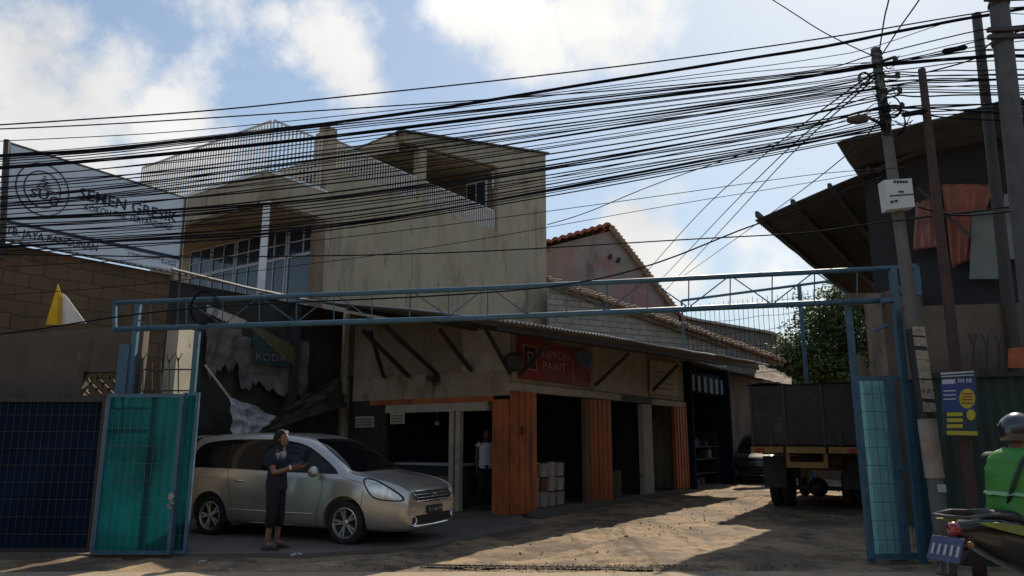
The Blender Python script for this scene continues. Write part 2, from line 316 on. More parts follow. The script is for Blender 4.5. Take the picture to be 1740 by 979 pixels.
# loose clods and gravel of the lane, uncountable
g = MB()
for k in range(150):
    u_ = random.uniform(-6.5, 12); v_ = random.choice([random.gauss(-2.9, .5), random.gauss(-3.6, .3), random.uniform(-5, -2)]); p = L(u_, v_, .012); s_ = random.uniform(.008, .028)*(2 if random.random() < .05 else 1)
    if p.y < 9.3: continue
    rr = [Vector((random.uniform(-1, 1), random.uniform(-1, 1), random.uniform(-.3, .7)))*s_ for _ in range(6)]
    g.add([p+Vector((s_, 0, 0))+rr[0]*.4, p+Vector((0, s_, 0))+rr[1]*.4, p+Vector((-s_, 0, 0))+rr[2]*.4, p+Vector((0, -s_, 0))+rr[3]*.4, p+Vector((0, 0, s_*.8))+rr[4]*.3, p-Vector((0, 0, s_*.5))], [(0, 1, 4), (1, 2, 4), (2, 3, 4), (3, 0, 4), (1, 0, 5), (2, 1, 5), (3, 2, 5), (0, 3, 5)])
for k in range(500):
    x = random.gauss(.9, 1.3); y = 9.52+random.gauss(0, .1); s_ = random.uniform(.008, .025); p = Vector((x, y, .01))
    g.add([p+Vector((s_, 0, 0)), p+Vector((0, s_*random.uniform(.5, 1.4), 0)), p+Vector((-s_, 0, 0)), p+Vector((0, -s_, 0)), p+Vector((0, 0, s_*.8)), p-Vector((0, 0, s_*.5))], [(0, 1, 4), (1, 2, 4), (2, 3, 4), (3, 0, 4), (1, 0, 5), (2, 1, 5), (3, 2, 5), (0, 3, 5)])
tag(g.build('gravel', M_dirt), 'loose clods and crumbs of dirt scattered over the lane', 'gravel', kind='stuff')
g = MB()
g.beam((-1.1, 9.72, .0), (1.7, 9.50, .0), .025, .03); g.beam((-1.1, 9.64, -.004), (1.7, 9.42, -.004), .08, .012)
g.build('gate_rail', M_steeldark, label='worn steel gate rail lying in the ground across the lane entrance', cat='gate rail')
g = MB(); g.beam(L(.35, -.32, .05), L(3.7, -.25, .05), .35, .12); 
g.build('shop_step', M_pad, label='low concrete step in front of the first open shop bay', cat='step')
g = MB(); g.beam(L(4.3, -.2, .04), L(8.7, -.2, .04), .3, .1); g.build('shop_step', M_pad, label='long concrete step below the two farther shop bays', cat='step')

# ================================================================== MAIN BUILDING (three storeys)
KU, KV = -1.94, 5.82; UW = -.06
b = empty('apartment_building', L(3, 9, 0), 'three storey cream house with a corner balcony and open top terrace', 'building')
zr = lambda u_: 10.57+(u_-2.74)*(12.6-10.57)/(10.99-2.74)
wl = MB()
wl.lb(UW, 10.95, KV, KV+.2, 0, 8.65); wl.lb(7.68, 10.95, KV, KV+.2, 8.653, 11.4)
zs = lambda u_: 10.45+(u_-3.88)*(11.01-10.45)/3.62
# strip over the opening and the rake of the right pier
wl.prism([L(2.74, KV+.003, zs(2.74)), L(7.68, KV+.003, zs(7.68)), L(7.68, KV+.003, zr(7.68)), L(2.74, KV+.003, zr(2.74))], V*.19)
wl.prism([L(7.683, KV, 11.403), L(10.95, KV, 11.403), L(10.95, KV, zr(10.95)), L(7.683, KV, zr(7.68))], V*.2)
wl.lb(10.75, 10.95, KV+.203, 12.5, 0, 11.6); wl.lb(2.8, 10.7, 9.6, 9.8, 7.9, 11.5)
wl.lb(UW, UW+.2, 12.3, 14, 0, 8.6); wl.lb(UW+.004, UW+.2, KV+.203, 12.3, 3.2, 5.2); wl.lb(UW, UW+.2, KV+.203, 6.0, 5.2, 7.2); wl.lb(UW+.003, UW+.2, 11.8, 12.3, 5.2, 7.2); wl.lb(UW, 10.7, 12.6, 12.8, 3, 8)
wl.build('wall', M_plaster, b)
bal = MB()
bal.lb(KU, UW-.003, KV-.003, 12.2, 7.15, 7.27); bal.lb(KU, KU+.12, KV-.003, 12.2, 7.273, 7.87); bal.lb(KU+.123, UW-.003, KV-.003, KV+.12, 7.273, 7.87); bal.lb(KU, UW, 12.2, 12.35, 7.15, 7.87)
bal.build('balcony', M_plaster, b)
MB().lb(KU+.15, 10.7, KV+.21, 12.5, 7.28, 7.42).build('terrace_floor', M_plaster2, b)
tr = MB(); tr.lb(KU-.02, KU+.03, KV-.02, 12.2, 7.872, 7.92); tr.lb(KU+.033, UW, KV-.02, KV+.03, 7.872, 7.92)
tr.build('coping', M_whitemetal, b)
def pickets(mb, p, q, z0, z1, step, r=.013, rail=.04):
    p = Vector(p); q = Vector(q); n = max(2, round((q-p).length/step))
    for i in range(n+1):
        c = p.lerp(q, i/n); mb.beam((c.x, c.y, z0+rail), (c.x, c.y, z1-rail), r*2.6, r*2.6)
    for z in (z0+rail/2, z1-rail/2): mb.beam((p.x, p.y, z), (q.x, q.y, z), rail, rail)
pk = MB(); pickets(pk, L(KU+.03, KV+.06), L(KU+.03, 11.62), 7.93, 9.24, .115); pk.build('railing', M_rail, b)
pk = MB(); pickets(pk, L(KU+.09, KV+.03), L(UW-.25, KV+.03), 7.93, 9.28, .115); pk.build('railing', M_rail, b)
for u0, u1 in ((.3, 3.5), (3.9, 7.6)):
    pk = MB(); pickets(pk, L(u0, KV+.1), L(u1, KV+.1), 8.66, 9.40, .105, .015); pk.build('railing', M_rail, b)
MB().lb(UW-.18, UW+.22, KV-.012, KV+.24, 7.9, 9.72).build('pillar', M_plaster2, b)
MB().lb(3.52, 3.86, KV+.01, KV+.24, 8.652, 10.4).build('pillar', M_plaster, b)
MB().lb(UW-.3, UW-.004, KV-.01, KV+.2, 0.2, 7.148).build('pillar', M_brown, b)
cp = MB(); c_ = L(KU+.1, KV+.1); cp.lathe([(.085, 4.9), (.085, 7.1), (.15, 7.11), (.15, 7.149)], (c_.x, c_.y, 0), n=16); cp.build('column', M_whitemetal, b, smooth=False)
tb = MB(); tb.beam(L(KU+.08, KV+.06, 7.12), L(UW, KV+.06, 7.12), .08, .06); tb.beam(L(KU+.06, KV+.2, 7.12), L(KU+.06, 12, 7.12), .08, .06); tb.build('balcony_trim', M_brown, b)
# windows under the balcony
for (v0, v1, kind_) in ((6.02, 7.25, 'door'), (7.3, 8.35, 'win'), (8.4, 9.5, 'win'), (9.55, 10.65, 'win'), (10.7, 11.78, 'win')):
    fr = MB(); z0, z1, zt = (4.9 if kind_ == 'door' else 5.25), 7.14, 6.32; t = .05; u0, u1 = UW-.03, UW+.05
    fr.lb(u0, u1, v0, v0+t, z0, z1); fr.lb(u0, u1, v1-t, v1, z0, z1); fr.lb(u0, u1, v0+t, v1-t, z1-t, z1); fr.lb(u0, u1, v0+t, v1-t, z0, z0+t); fr.lb(u0, u1, v0+t, v1-t, zt-.04, zt+.04)
    vm_ = (v0+v1)/2; fr.lb(u0+.005, u1-.005, vm_-.018, vm_+.018, zt+.04, z1-t)
    if kind_ == 'win': fr.lb(u0+.005, u1-.005, vm_-.018, vm_+.018, z0+t, zt-.04)
    fr.lb(u0+.007, u1-.007, v0+t, v1-t, 6.70, 6.73)
    f_ = fr.build('window', M_frame, b); MB().lb(UW+.0, UW+.02, v0+.02, v1-.02, z0+.02, z1-.02).build('pane', M_glass, f_)
f_ = MB().lb(4.6, 5.6, 9.53, 9.59, 8.9, 10.4).build('window', M_frame, b); MB().lb(4.7, 5.1, 9.50, 9.526, 9.0, 10.3).lb(5.15, 5.55, 9.50, 9.526, 9.0, 10.3).build('pane', M_glass, f_)
MB().lb(7.50, 7.676, KV+.21, 9.59, 7.43, 11.2).build('side_wall', M_brown, b)
wa = inv(PU(793, 318, 7.47)); wb_ = inv(PU(827, 350, 7.47)); v0, v1, z0, z1 = wb_[1], wa[1], wa[2]-.95, wa[2]+.1
f_ = MB().lb(7.45, 7.496, v0, v1, z0, z1).build('window', M_whitemetal, b); vm_ = (v0+v1)/2; MB().lb(7.43, 7.447, v0+.06, vm_-.03, z0+.06, z1-.06).lb(7.43, 7.447, vm_+.03, v1-.06, z0+.06, z1-.06).build('pane', M_glass, f_)
rf = MB(); zz = .06
rf.sheet(L(2.60, KV-.12, zr(2.6)+zz), L(11.05, KV-.12, zr(11.05)+zz), L(11.05, 12.6, zr(11.05)+zz-.6), L(2.60, 12.6, zr(2.6)+zz-.6), 30, 60, lambda a, c: .03*abs(math.sin(c*60)), .05)
rf.build('roof', M_zincdark, b)
MB().lb(2.62, 2.80, KV+.2, 12.4, 10.0, 10.50).build('roof_beam', M_plaster2, b)
MB().sheet(L(2.85, KV+.22, zs(2.85)-.02), L(7.66, KV+.22, zs(7.66)-.02), L(7.66, 9.58, zs(7.66)-.02), L(2.85, 9.58, zs(2.85)-.02), 1, 1, None, .04).build('terrace_ceiling', M_plaster2, b)
# small window and patch marks
# ================================================================== SHOP ROW (corner at L(0,0))
sh = empty('shop_row', L(4.8, 2.5, 0), 'low paint shop row with orange shutters and a corrugated awning', 'shop')
w_ = MB()
w_.lb(0.02, 9.6, .02, .2, 2.673, 4.0)       # facade upper band
w_.lb(9.4, 9.6, .2, 4.9, 0, 4.2); w_.lb(.1, 9.4, 4.95, 5.1, 0, 4.6)
w_.lb(0, .18, .2, 4.6, 2.45, 2.9)
w_.build('wall', M_plaster2, sh)
MB().lb(-.03, 5.0, -.04, .14, 2.51, 2.67).build('beam', M_beamcream, sh); MB().lb(7.0, 9.62, -.04, .14, 2.49, 2.65).build('beam', M_beamcream, sh)
MB().lb(5.003, 6.997, -.03, .14, 2.50, 2.66).build('beam', M_steeldark, sh)
def shutter(u0, u1, v0, v1, z1, alongu=True, fold=.11):
    m = MB(); 
    if alongu:
        n = max(2, int((u1-u0)/fold))
        for i in range(n):
            a = u0+(u1-u0)*i/n; c = u0+(u1-u0)*(i+1)/n; d = .022+.006*math.sin(i*2.3) if i % 2 else 0
            m.lb(a, c-.004, v0-d, v1, .06, z1)
    else:
        n = max(2, int((v1-v0)/fold))
        for i in range(n):
            a = v0+(v1-v0)*i/n; c = v0+(v1-v0)*(i+1)/n; d = .022+.006*math.sin(i*2.3) if i % 2 else 0
            m.lb(u0-d, u1, a, c-.004, .06, z1)
    return m
shutter(.0, .79, -.10, .05, 2.50).build('shutter', M_orange, sh)
shutter(-.06, .06, .06, .46, 2.34, False).build('shutter', M_orange, sh)
shutter(3.28, 4.37, -.06, .05, 2.48).build('shutter', M_orange, sh)
shutter(8.58, 9.5, -.06, .05, 2.48).build('shutter', M_orange, sh)
MB().lb(.12, .2, -.16, -.147, 1.62, 1.78).build('latch', M_steeldark, sh)
MB().lb(6.35, 6.95, -.03, .12, .05, 2.48).build('post', M_beamcream, sh)
MB().lb(3.1, 3.26, -.02, .1, .05, 2.48).build('post', M_brown, sh)
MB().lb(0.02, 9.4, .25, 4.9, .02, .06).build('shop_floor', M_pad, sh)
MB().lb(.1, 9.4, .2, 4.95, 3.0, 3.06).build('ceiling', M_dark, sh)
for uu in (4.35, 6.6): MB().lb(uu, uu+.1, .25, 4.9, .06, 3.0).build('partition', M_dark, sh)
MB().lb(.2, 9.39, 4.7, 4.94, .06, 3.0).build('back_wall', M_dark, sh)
# facade panels
MB().sheet(L(3.60, 0, 2.70), L(6.8, 0, 2.70), L(6.8, 0, 3.95), L(3.60, 0, 3.95), 2, 2, None, .02).build('facade_panel', M_beamcream, sh)
MB().sheet(L(6.95, -.01, 2.68), L(9.5, -.01, 2.68), L(9.5, -.01, 3.6), L(6.95, -.01, 3.6), 2, 2, None, .02).build('facade_panel', M_corrcream, sh)
# end wall: corrugated cream sheet with a plaster band below it
MB().sheet(L(-.03, 4.6, 2.95), L(-.03, 1.3, 2.95), L(-.03, 1.3, 4.25), L(-.03, 4.6, 4.25), 240, 1, corr(.022, .12, 3.3), .006).build('corrugated_panel', M_corrcream, sh)
MB().sheet(L(-.04, 1.28, 2.93), L(-.04, .02, 2.93), L(-.04, .02, 4.05), L(-.04, 1.28, 4.05), 2, 2, None, .02).build('facade_panel', M_beamcream, sh)
MB().lb(-.02, .0, .05, 4.6, 2.42, 2.95).build('fascia', M_plaster2, sh)
MB().lb(-.05, -.022, .45, 4.0, 2.30, 2.42).build('fascia_trim', M_orange, sh)
MB().lb(-.04, .12, .60, 3.5, 2.12, 2.298).build('door_header', M_beamcream, sh)
MB().lb(-.03, .1, 1.33, 1.44, .05, 2.12).build('door_post', M_beamcream, sh); MB().lb(-.03, .1, 1.5, 1.62, .05, 2.12).build('door_post', M_beamcream, sh)
MB().lb(-.02, .06, 1.65, 3.5, .05, .75).build('stall_riser', M_brown, sh)
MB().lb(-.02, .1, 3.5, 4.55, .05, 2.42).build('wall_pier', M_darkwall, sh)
def strut(p, q, lab=None):
    m = MB(); m.beam(p, q, .07, .07); return m.build('strut', M_steeldark, sh)
for (x0, y0, x1, y1) in ((695, 640, 615, 560), (743, 636, 648, 548), (652, 640, 628, 560), (801, 630, 747, 560), (868, 636, 826, 560)):
    p = PU(x0, y0, -.05); z = 3.75; q = GZ(x1, y1, z)
    d = (q-p); q = p+d; strut(p, q)
for (x0, y0, x1, y1) in ((884, 636, 948, 566), (1012, 655, 1068, 601), (1108, 665, 1152, 620)):
    p = PV(x0, y0, -.03); q = onp(x1, y1, S0+V*-.9, V); strut(p, q)
MB().lb(-.28, -.04, 1.9, 2.1, 2.78, 2.9).build('lamp_box', M_steeldark, sh)
bk = MB(); c_ = L(-.12, -.14, 2.9); bk.lathe([(.12, 0), (.19, .06), (.2, .3), (.12, .36)], c_, n=8); bk.build('bracket_drum', M_steeldark, sh)
# awning: eave at v=-1.9, rising to the wall
def zeave(u_): return 3.42+.045*(u_+3.5)
aw = MB(); jag = lambda fu, fv: .022*math.sin(fu*15.5/.13*2*math.pi)+.05*noise.noise(Vector((fu*14, fv*3, 1)))
e0, e1 = -3.35, 11.9
mid = []
for (ua, ub) in ((-3.35, 2.0), (1.95, 7.1), (7.05, 12.3)):
    za, zb = (3.40+.034*(ua+3.35)), (3.40+.034*(ub+3.35)); per = (ub-ua)
    aw.sheet(L(ua, -1.9, za+random.uniform(0, .03)), L(ub, -1.9, zb+random.uniform(0, .03)), L(ub, 5.0, 4.75), L(max(ua, -1.5) if ua < 0 else ua, 5.0, 4.75), int(per/.13*6), 8, lambda fu, fv, per=per, ua=ua: .02*math.sin(fu*per/.13*2*math.pi)+.04*noise.noise(Vector((ua+fu*per*.5, fv*2, 1))), .008)
aw.build('awning', M_zinc, sh)
pu_ = MB()
for vv, zz in ((-1.7, 3.33), (-.5, 3.55), (.9, 3.85), (2.6, 4.18)): pu_.beam(L(-2.9 if vv < 0 else -2.2, vv, zz), L(11.8, vv, zz+.45*(0.2 if vv > 0 else 1)), .06, .09)
pu_.build('purlin', M_steeldark, sh)
# shop signs and goods
sg = empty('shop_sign', L(1.9, -.05, 2.8), 'red paint shop sign board tilted above the orange shutters', 'sign')
A_, B_, C_, D_ = [PV(x, y, -.06) for x, y in ((885, 642), (1003, 657), (1006, 603), (881, 568))]
MB().prism([A_, B_, C_, D_], V*.05).build('board', M_red, sg)
M_lett = mat('faded_lettering', (.42, .26, .22), .7, var=.3, scale=8)
xd = (B_-A_).normalized(); updir = Vector((0, 0, 1))
def PVt(s, x0, y0, x1, y1, hpx, v_, m, par, bold=.01, **k):
    a = PV(x0, y0, v_); c = PV(x1, y1, v_); h_ = (PV(x0, y0-hpx, v_)-a).length; return text(s, a, c-a, Vector((0, 0, 1)), h_, (c-a).length, m, par, bold=bold, **k)
PVt('NIPPON', 921, 608, 966, 614, 14, -.075, M_lett, sg); PVt('PAINT', 922, 628, 962, 632, 14, -.075, M_lett, sg)
lg = MB()
for (x0, y0, x1, y1) in ((889, 586, 911, 590), (911, 590, 912, 630), (912, 630, 890, 625), (890, 625, 889, 586)): lg.beam(PV(x0, y0, -.07), PV(x1, y1, -.07), .02, .02)
lg.beam(PV(973, 614, -.07), PV(974, 650, -.07), .02, .02); lg.beam(PV(973, 614, -.07), PV(966, 606, -.07), .02, .02)
lg.build('sign_border', M_lett, sg)
ft = MB(); ft.prism([PV(x, y, -.066) for x, y in ((893, 590), (909, 593), (910, 627), (894, 622))], V*-.006); ft.build('emblem_panel', M_ink, sg)
ft = MB(); 
for k, (a, c) in enumerate((((897, 618), (897, 598)), ((897, 598), (905, 600)), ((905, 600), (905, 610)), ((905, 610), (897, 608)))): ft.beam(PV(*a, -.078), PV(*c, -.078), .035, .02)
ft.build('emblem', M_lett, sg)
MB().prism([PV(x, y, -.066) for x, y in ((976, 600), (990, 592), (1004, 600), (1005, 632), (990, 622), (978, 612))], V*-.006).build('picture_panel', mat('bluish_print', (.10, .12, .22), .6, var=.5, scale=6), sg)
sg2 = empty('price_board', L(7.6, -.05, 2.8), 'pale notice board with rows of faded lines above the far bay', 'sign')
MB().prism([PV(x, y, -.06) for x, y in ((1105, 668), (1152, 674), (1152, 618), (1105, 612))], V*.03).build('board', M_beamcream, sg2)
nb = MB()
for k in range(4): nb.beam(PV(1110, 632+k*9, -.07), PV(1146, 636+k*9, -.07), .03, .012)
nb.build('faded_line', M_brown, sg2); 
def notice(x0, y0, x1, y1, lab, u_=-.06):
    e = empty('notice', PU((x0+x1)/2, y1, u_), lab, 'notice')
    MB().prism([PU(x, y, u_) for x, y in ((x0, y1), (x1, y1-1), (x1, y0-1), (x0, y0))], U*.02).build('paper', M_beamcream, e)
    m = MB()
    for k in range(3): yy = y0+(y1-y0)*(k+1)/4; m.beam(PU(x0+3, yy, u_-.01), PU(x1-3, yy-.5, u_-.01), .01, .02)
    m.build('printed_line', M_brown, e)
notice(604, 708, 635, 727, 'framed white notice on the dark pier, the left one of two'); notice(663, 702, 687, 721, 'framed white notice beside the shop window, the right one of two')
def crate_stack():
    pass
M_bucket = mat('paint_bucket_plastic', (.38, .33, .28), .5, var=.3, scale=4, obj=True)
M_bucket2 = mat('maroon_box_card', (.20, .06, .05), .7, var=.3, scale=4)
def bucket(p, r, h, m, lab, grp):
    e = empty('paint_bucket', p, lab, 'bucket', grp)
    MB().lathe([(r*.88, 0), (r, h*.86), (r*1.05, h*.87), (r*1.05, h*.93)], p, n=16).build('bucket_body', m, e, smooth=False)
    MB().lathe([(r*1.07, h*.931), (r*1.07, h), (r*.9, h+.004)], p, n=16).build('lid', M_black if random.random() < .5 else M_beamcream, e)
cols = 5
for i in range(cols):
    for k in range(3):
        p = L(1.08+i*.36, .42+.02*(i % 2), .07+k*.32)
        bucket(p, .15, .31, M_bucket if (i+k) % 3 or i > 2 else M_bucket2, 'paint bucket in the stack inside the first open bay, %s column from the left, %s' % (['first', 'second', 'third', 'fourth', 'fifth'][i], ['bottom', 'middle', 'top'][k]), 'paint buckets stacked in the first open bay')
for i, (uu, hh) in enumerate(((4.62, 1.0), (4.95, .7), (5.25, .66), (5.6, .66), (7.2, .9), (7.5, .85))):
    m = MB(); p = L(uu, .45, .06); rr = (.06, .13, .13, .13, .15, .15)[i]
    m.lathe([(rr, 0), (rr, hh*.46), (rr*1.04, hh*.48), (rr*1.04, hh*.52), (rr, hh*.54), (rr, hh), (rr*.8, hh+.01)], p, n=14)
    m.build(('roll', 'drum', 'drum', 'drum', 'drum', 'drum')[i], (M_beamcream, M_dark, M_zincdark, M_brown, M_bucket, M_bluedk)[i], label=('tall white roll standing at the left of the middle bay', 'black drum beside the white roll in the middle bay', 'grey drum in the centre of the middle bay', 'brown drum next to the cream post', 'pale drum on the left of the far bay', 'dark blue drum on the right of the far bay')[i], cat=('roll', 'drum', 'drum', 'drum', 'drum', 'drum')[i])
# counter with goods behind the glass of the end wall
ct = empty('shop_counter', L(.9, 2.6, .06), 'dark shop counter with a glass shelf behind the front window', 'counter')
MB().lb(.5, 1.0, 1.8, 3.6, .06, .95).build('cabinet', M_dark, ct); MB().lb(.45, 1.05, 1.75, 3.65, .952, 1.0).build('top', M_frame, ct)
lamp = MB(); p = PU(743, 715, .5); lamp.tube([p+Vector((0, 0, .9)), p], .008, 5); lamp.lathe([(.02, .0), (.06, -.04), (.05, -.1)], p, n=10); lamp.build('hanging_lamp', M_beamcream, label='small pale unlit lamp hanging behind the shop window', cat='lamp')
m = MB(); m.lb(.95, 1.0, 2.0, 3.4, 2.4, 2.45); 

# ================================================================== LEFT: block house, sign, torn banners, cement wall
bh = empty('block_house', L(-6, 6.5, 0), 'unplastered block house behind the cement wall, under the big sign', 'building')
MB().lb(-10.5, -4.66, 5.0, 5.2, 0, 4.72).build('wall', M_block, bh); MB().lb(-10.5, -4.7, 10.5, 10.7, 0, 4.7).lb(-10.5, -10.3, 5.2, 10.5, 0, 4.7).build('wall', M_block, bh)
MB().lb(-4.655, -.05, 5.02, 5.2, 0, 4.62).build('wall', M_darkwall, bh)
MB().sheet(L(-10.7, 4.85, 4.76), L(-1.3, 4.85, 4.74), L(-1.3, 5.75, 4.95), L(-10.7, 5.75, 4.95), 500, 1, corr(.018, .13, 9.4), .01).build('roof', M_zinc, bh)
m = MB(); m.tube([L(-4.75, 4.83, 4.80), L(-3, 4.83, 4.72), L(-1.2, 4.83, 4.70)], .032, 8); m.build('gutter', M_zinc, bh)
MB().lb(-1.75, -1.6, 4.7, 5.0, 0, 4.5).build('pillar', M_dark, bh)
# recess side wall (dark) below the awning
big = empty('billboard', L(-6, 4.93, 4.8), 'large pale blue sign board on the roof edge with dark lettering', 'sign')
VS = 4.93
A_, B_, C_, D_ = [PV(x, y, VS) for x, y in ((-6, 405), (305, 461), (315, 336), (10, 241))]
MB().prism([A_, B_, C_, D_], V*.05).build('panel', M_sign, big)
m = MB(); m.tube([PV(2, 440, VS+.0), PV(12, 238, VS)], .05, 6); m.build('post', M_steeldark, big)
m = MB(); m.tube([PV(300, 560, VS-.02), PV(306, 461, VS-.02), PV(316, 335, VS-.02)], .025, 6); m.tube([PV(10, 241, VS), PV(315, 336, VS)], .02, 6); m.build('frame_pole', M_zincdark, big)
LV = VS-.004
PVt('SEMEN GRESIK', 134, 337, 300, 379, 19, LV, M_ink, big, bold=.014)
PVt('KOKOH TAK TERTANDINGI', 143, 357, 291, 391, 11, LV, M_ink, big, bold=.006)
PVt('TB. JAYA BANGUNAN', 9, 397, 165, 427, 13, LV, M_ink, big, bold=.014)
PVt('Jl. Pangeran Jati Raya No.46 Cinangka', 217, 432, 300, 447, 5, LV, M_ink, big, bold=.006)
PVt('Kota Depok', 274, 447, 299, 453, 5, LV, M_ink, big, bold=.006)
st = MB(); st.prism([PV(x, y, LV-.006) for x, y in ((0, 371), (0, 376), (305, 442), (305, 436))], V*-.004)
st.build('stripe', M_ink, big)
# emblem: two circles, a stepped spire and monogram letters
def ringpx(cx, cy, rx, ry, r):
    m = MB(); pts = []
    for k in range(49):
        t = 2*math.pi*k/48; pts.append(PV(cx+rx*math.cos(t), cy+ry*math.sin(t)+.29*rx*math.cos(t)*.6, LV-.006))
    m.tube(pts, r, 4, False); return m
ringpx(72, 322, 45, 44, .010).build('emblem_ring', M_ink, big); ringpx(72, 322, 31, 31, .010).build('emblem_ring', M_ink, big)
m = MB()
for k in range(6):
    y = 300+k*4.6; hw = 2+k*2.6; m.beam(PV(77-hw, y-.25*hw, LV-.006), PV(77+hw, y+.25*hw, LV-.006), .02, .012)
m.build('emblem_spire', M_ink, big)
PVt('SU', 50, 334, 82, 340, 15, LV, M_ink, big, bold=.02); PVt('G', 82, 348, 97, 351, 16, LV, M_ink, big, bold=.02)
# torn banners hanging on the dark wall
def ragged(pts, v_, m, name, par, n=16, seed=1, deep=.12):
    """flap of cloth: quad given by four picture points on plane v_, ragged lower edge, wrinkled"""
    random.seed(seed); A_, B_, C_, D_ = [PV(x, y, v_) for x, y in pts]; mb = MB()  # A,B top; C,D bottom
    cut = [0]*(n*2+1); a = 1.
    for i in range(n*2+1): a = max(.72, min(1.0, a+random.uniform(-.10, .10))); cut[i] = a
    b0 = 0
    for lay in (0, 1):
        for j in range(n+1):
            for i in range(n*2+1):
                fu = i/(n*2); fv = j/n*cut[i]; p = (A_*(1-fu)+B_*fu)*(1-fv)+(D_*(1-fu)+C_*fu)*fv
                wv = deep*noise.noise(Vector((fu*4+seed, fv*2.5, seed)))+deep*.4*noise.noise(Vector((fu*11, fv*7, seed)))
                mb.v.append(p-V*(.06+wv+lay*.006))
    M_ = (n+1)*(2*n+1); W_ = 2*n+1
    for j in range(n):
        for i in range(2*n):
            q = j*W_+i; mb.f.append((q, q+1, q+W_+1, q+W_)); mb.f.append((M_+q, M_+q+W_, M_+q+W_+1, M_+q+1))
    random.seed(seed+5)
    return mb.build(name, m, par, smooth=True)
M_ban = mat('torn_grey_banner', (.15, .135, .12), .8, var=.4, scale=3, stain=[((.04, .035, .03), .62, 1.8, 1)])
M_bang = mat('green_banner', (.018, .05, .05), .8, var=.3, scale=3); M_bany = mat('olive_banner', (.085, .078, .025), .8, var=.3, scale=3)
tb_ = empty('torn_banner', PV(470, 660, 4.9), 'torn advertising banner in shreds on the dark wall behind the car', 'banner')
ragged(((402, 572), (520, 580), (520, 680), (404, 665)), 4.9, M_ban, 'shredded_sheet', tb_, seed=3)
o_ = MB().prism([PV(x, y, 4.72) for x, y in ((430, 565), (495, 578), (492, 625), (432, 618))], V*.01).build('printed_panel', M_bang, tb_)
MB().prism([PV(x, y, 4.70) for x, y in ((425, 556), (445, 558), (500, 590), (500, 622), (470, 600))], V*.01).build('printed_panel', M_bany, tb_)
PVt('KODA', 434, 612, 486, 616, 13, 4.69, M_ban, tb_, bold=.012); PVt('Good', 438, 583, 462, 588, 4, 4.69, M_ban, tb_)
tb2 = empty('torn_banner', PV(440, 740, 4.7), 'grey cloth sheet drooping diagonally above the car roof', 'banner')
m = MB(); n = 20
gp = [PV(388, 672, 4.2), PV(470, 712, 4.3), PV(560, 690, 4.6), PV(430, 738, 4.2), PV(398, 742, 4.15)]
def drape(A_, B_, C_, D_, seed, m, name, par, deep=.16, n=22):
    mb = MB(); mb.sheet(A_, B_, C_, D_, n, n, lambda a, c: deep*noise.noise(Vector((a*3+seed, c*3, seed)))+deep*.35*noise.noise(Vector((a*9+seed, c*8, seed))), .006); return mb.build(name, m, par, smooth=True)
M_grey = mat('grey_tarpaulin', (.42, .42, .42), .7, var=.3, scale=3, stain=[((.10, .09, .09), .45, 2, 1)])
drape(PV(388, 672, 4.2), PV(470, 708, 4.3), PV(440, 735, 4.2), PV(397, 744, 4.15), 3, M_grey, 'hanging_sheet', tb2)
M_dtarp = mat('dark_tarpaulin', (.075, .07, .06), .75, var=.5, scale=3)  # darker of the two hanging tarpaulins
drape(PV(465, 706, 4.35), PV(575, 640, 4.8), PV(590, 690, 4.8), PV(440, 736, 4.25), 8, M_dtarp, 'hanging_sheet', tb2)
tb3 = empty('torn_banner', PV(370, 700, 4.9), 'brown ragged cloth on the wall next to the blue gate post', 'banner')
ragged(((346, 556), (408, 560), (400, 640), (350, 650)), 4.9, mat('brown_ragged_cloth', (.13, .10, .085), .9, var=.5, scale=4), 'shredded_sheet', tb3, seed=9)
m = MB(); m.beam(PV(348, 620, 4.7), PV(390, 676, 4.5), .05, .04); m.build('loose_batten', M_beamcream, label='thin pale batten leaning above the grey cloth sheet', cat='batten')
m = MB(); m.sheet(PV(352, 532, 4.8), PV(405, 556, 4.8), PV(420, 545, 4.8), PV(352, 518, 4.8), 3, 1, None, .02); m.build('loose_board', M_beamcream, label='pale loose board under the roof gutter behind the truss', cat='board')
# cement wall along the street, with vent blocks
cw = empty('cement_wall', (-8, 11.25, 0), 'old stained cement wall with a vent opening at the left', 'wall')
zt = lambda x: 3.08+(x+8)*.07
m = MB(); x0, x1 = -13., -5.62; va, vb, zv0, zv1 = AT(140, 650, 11.2).x, AT(214, 650, 11.2).x, AT(170, 672, 11.2).z, AT(170, 632, 11.2).z
m.prism([(x0, 11.2, 0), (va, 11.2, 0), (va, 11.2, zt(va)), (x0, 11.2, zt(x0))], (0, .18, 0)); m.prism([(vb, 11.2, 0), (x1, 11.2, 0), (x1, 11.2, zt(x1)), (vb, 11.2, zt(vb))], (0, .18, 0))
m.prism([(va, 11.201, zv1), (vb, 11.201, zv1), (vb, 11.201, zt(vb)), (va, 11.201, zt(va))], (0, .178, 0)); m.box(va, vb, 11.201, 11.379, 0, zv0); m.build('wall_body', M_cement, cw)
m = MB()
for i in range(7):
    for j in range(4):
        xa = va+(vb-va)*(i+.5)/7; za = zv0+(zv1-zv0)*(j+.5)/4; s_ = (vb-va)/14; h_ = (zv1-zv0)/8
        if (i+j) % 2: m.beam((xa-s_, 11.27, za-h_), (xa+s_, 11.27, za+h_), .03, .035)
        else: m.beam((xa-s_, 11.27, za+h_), (xa+s_, 11.27, za-h_), .03, .035)
m.build('vent_block', M_brown, cw)
pl = empty('gate_pier', (-5.55, 11.45, 0), 'sunlit cream concrete pier behind the teal gate leaf', 'pier')
a = R(-22); cx_, cy_ = AT(302, 620, 11.6).x, 11.62
m = MB(); ca, sa = math.cos(a), math.sin(a); hw, hd = .21, .1
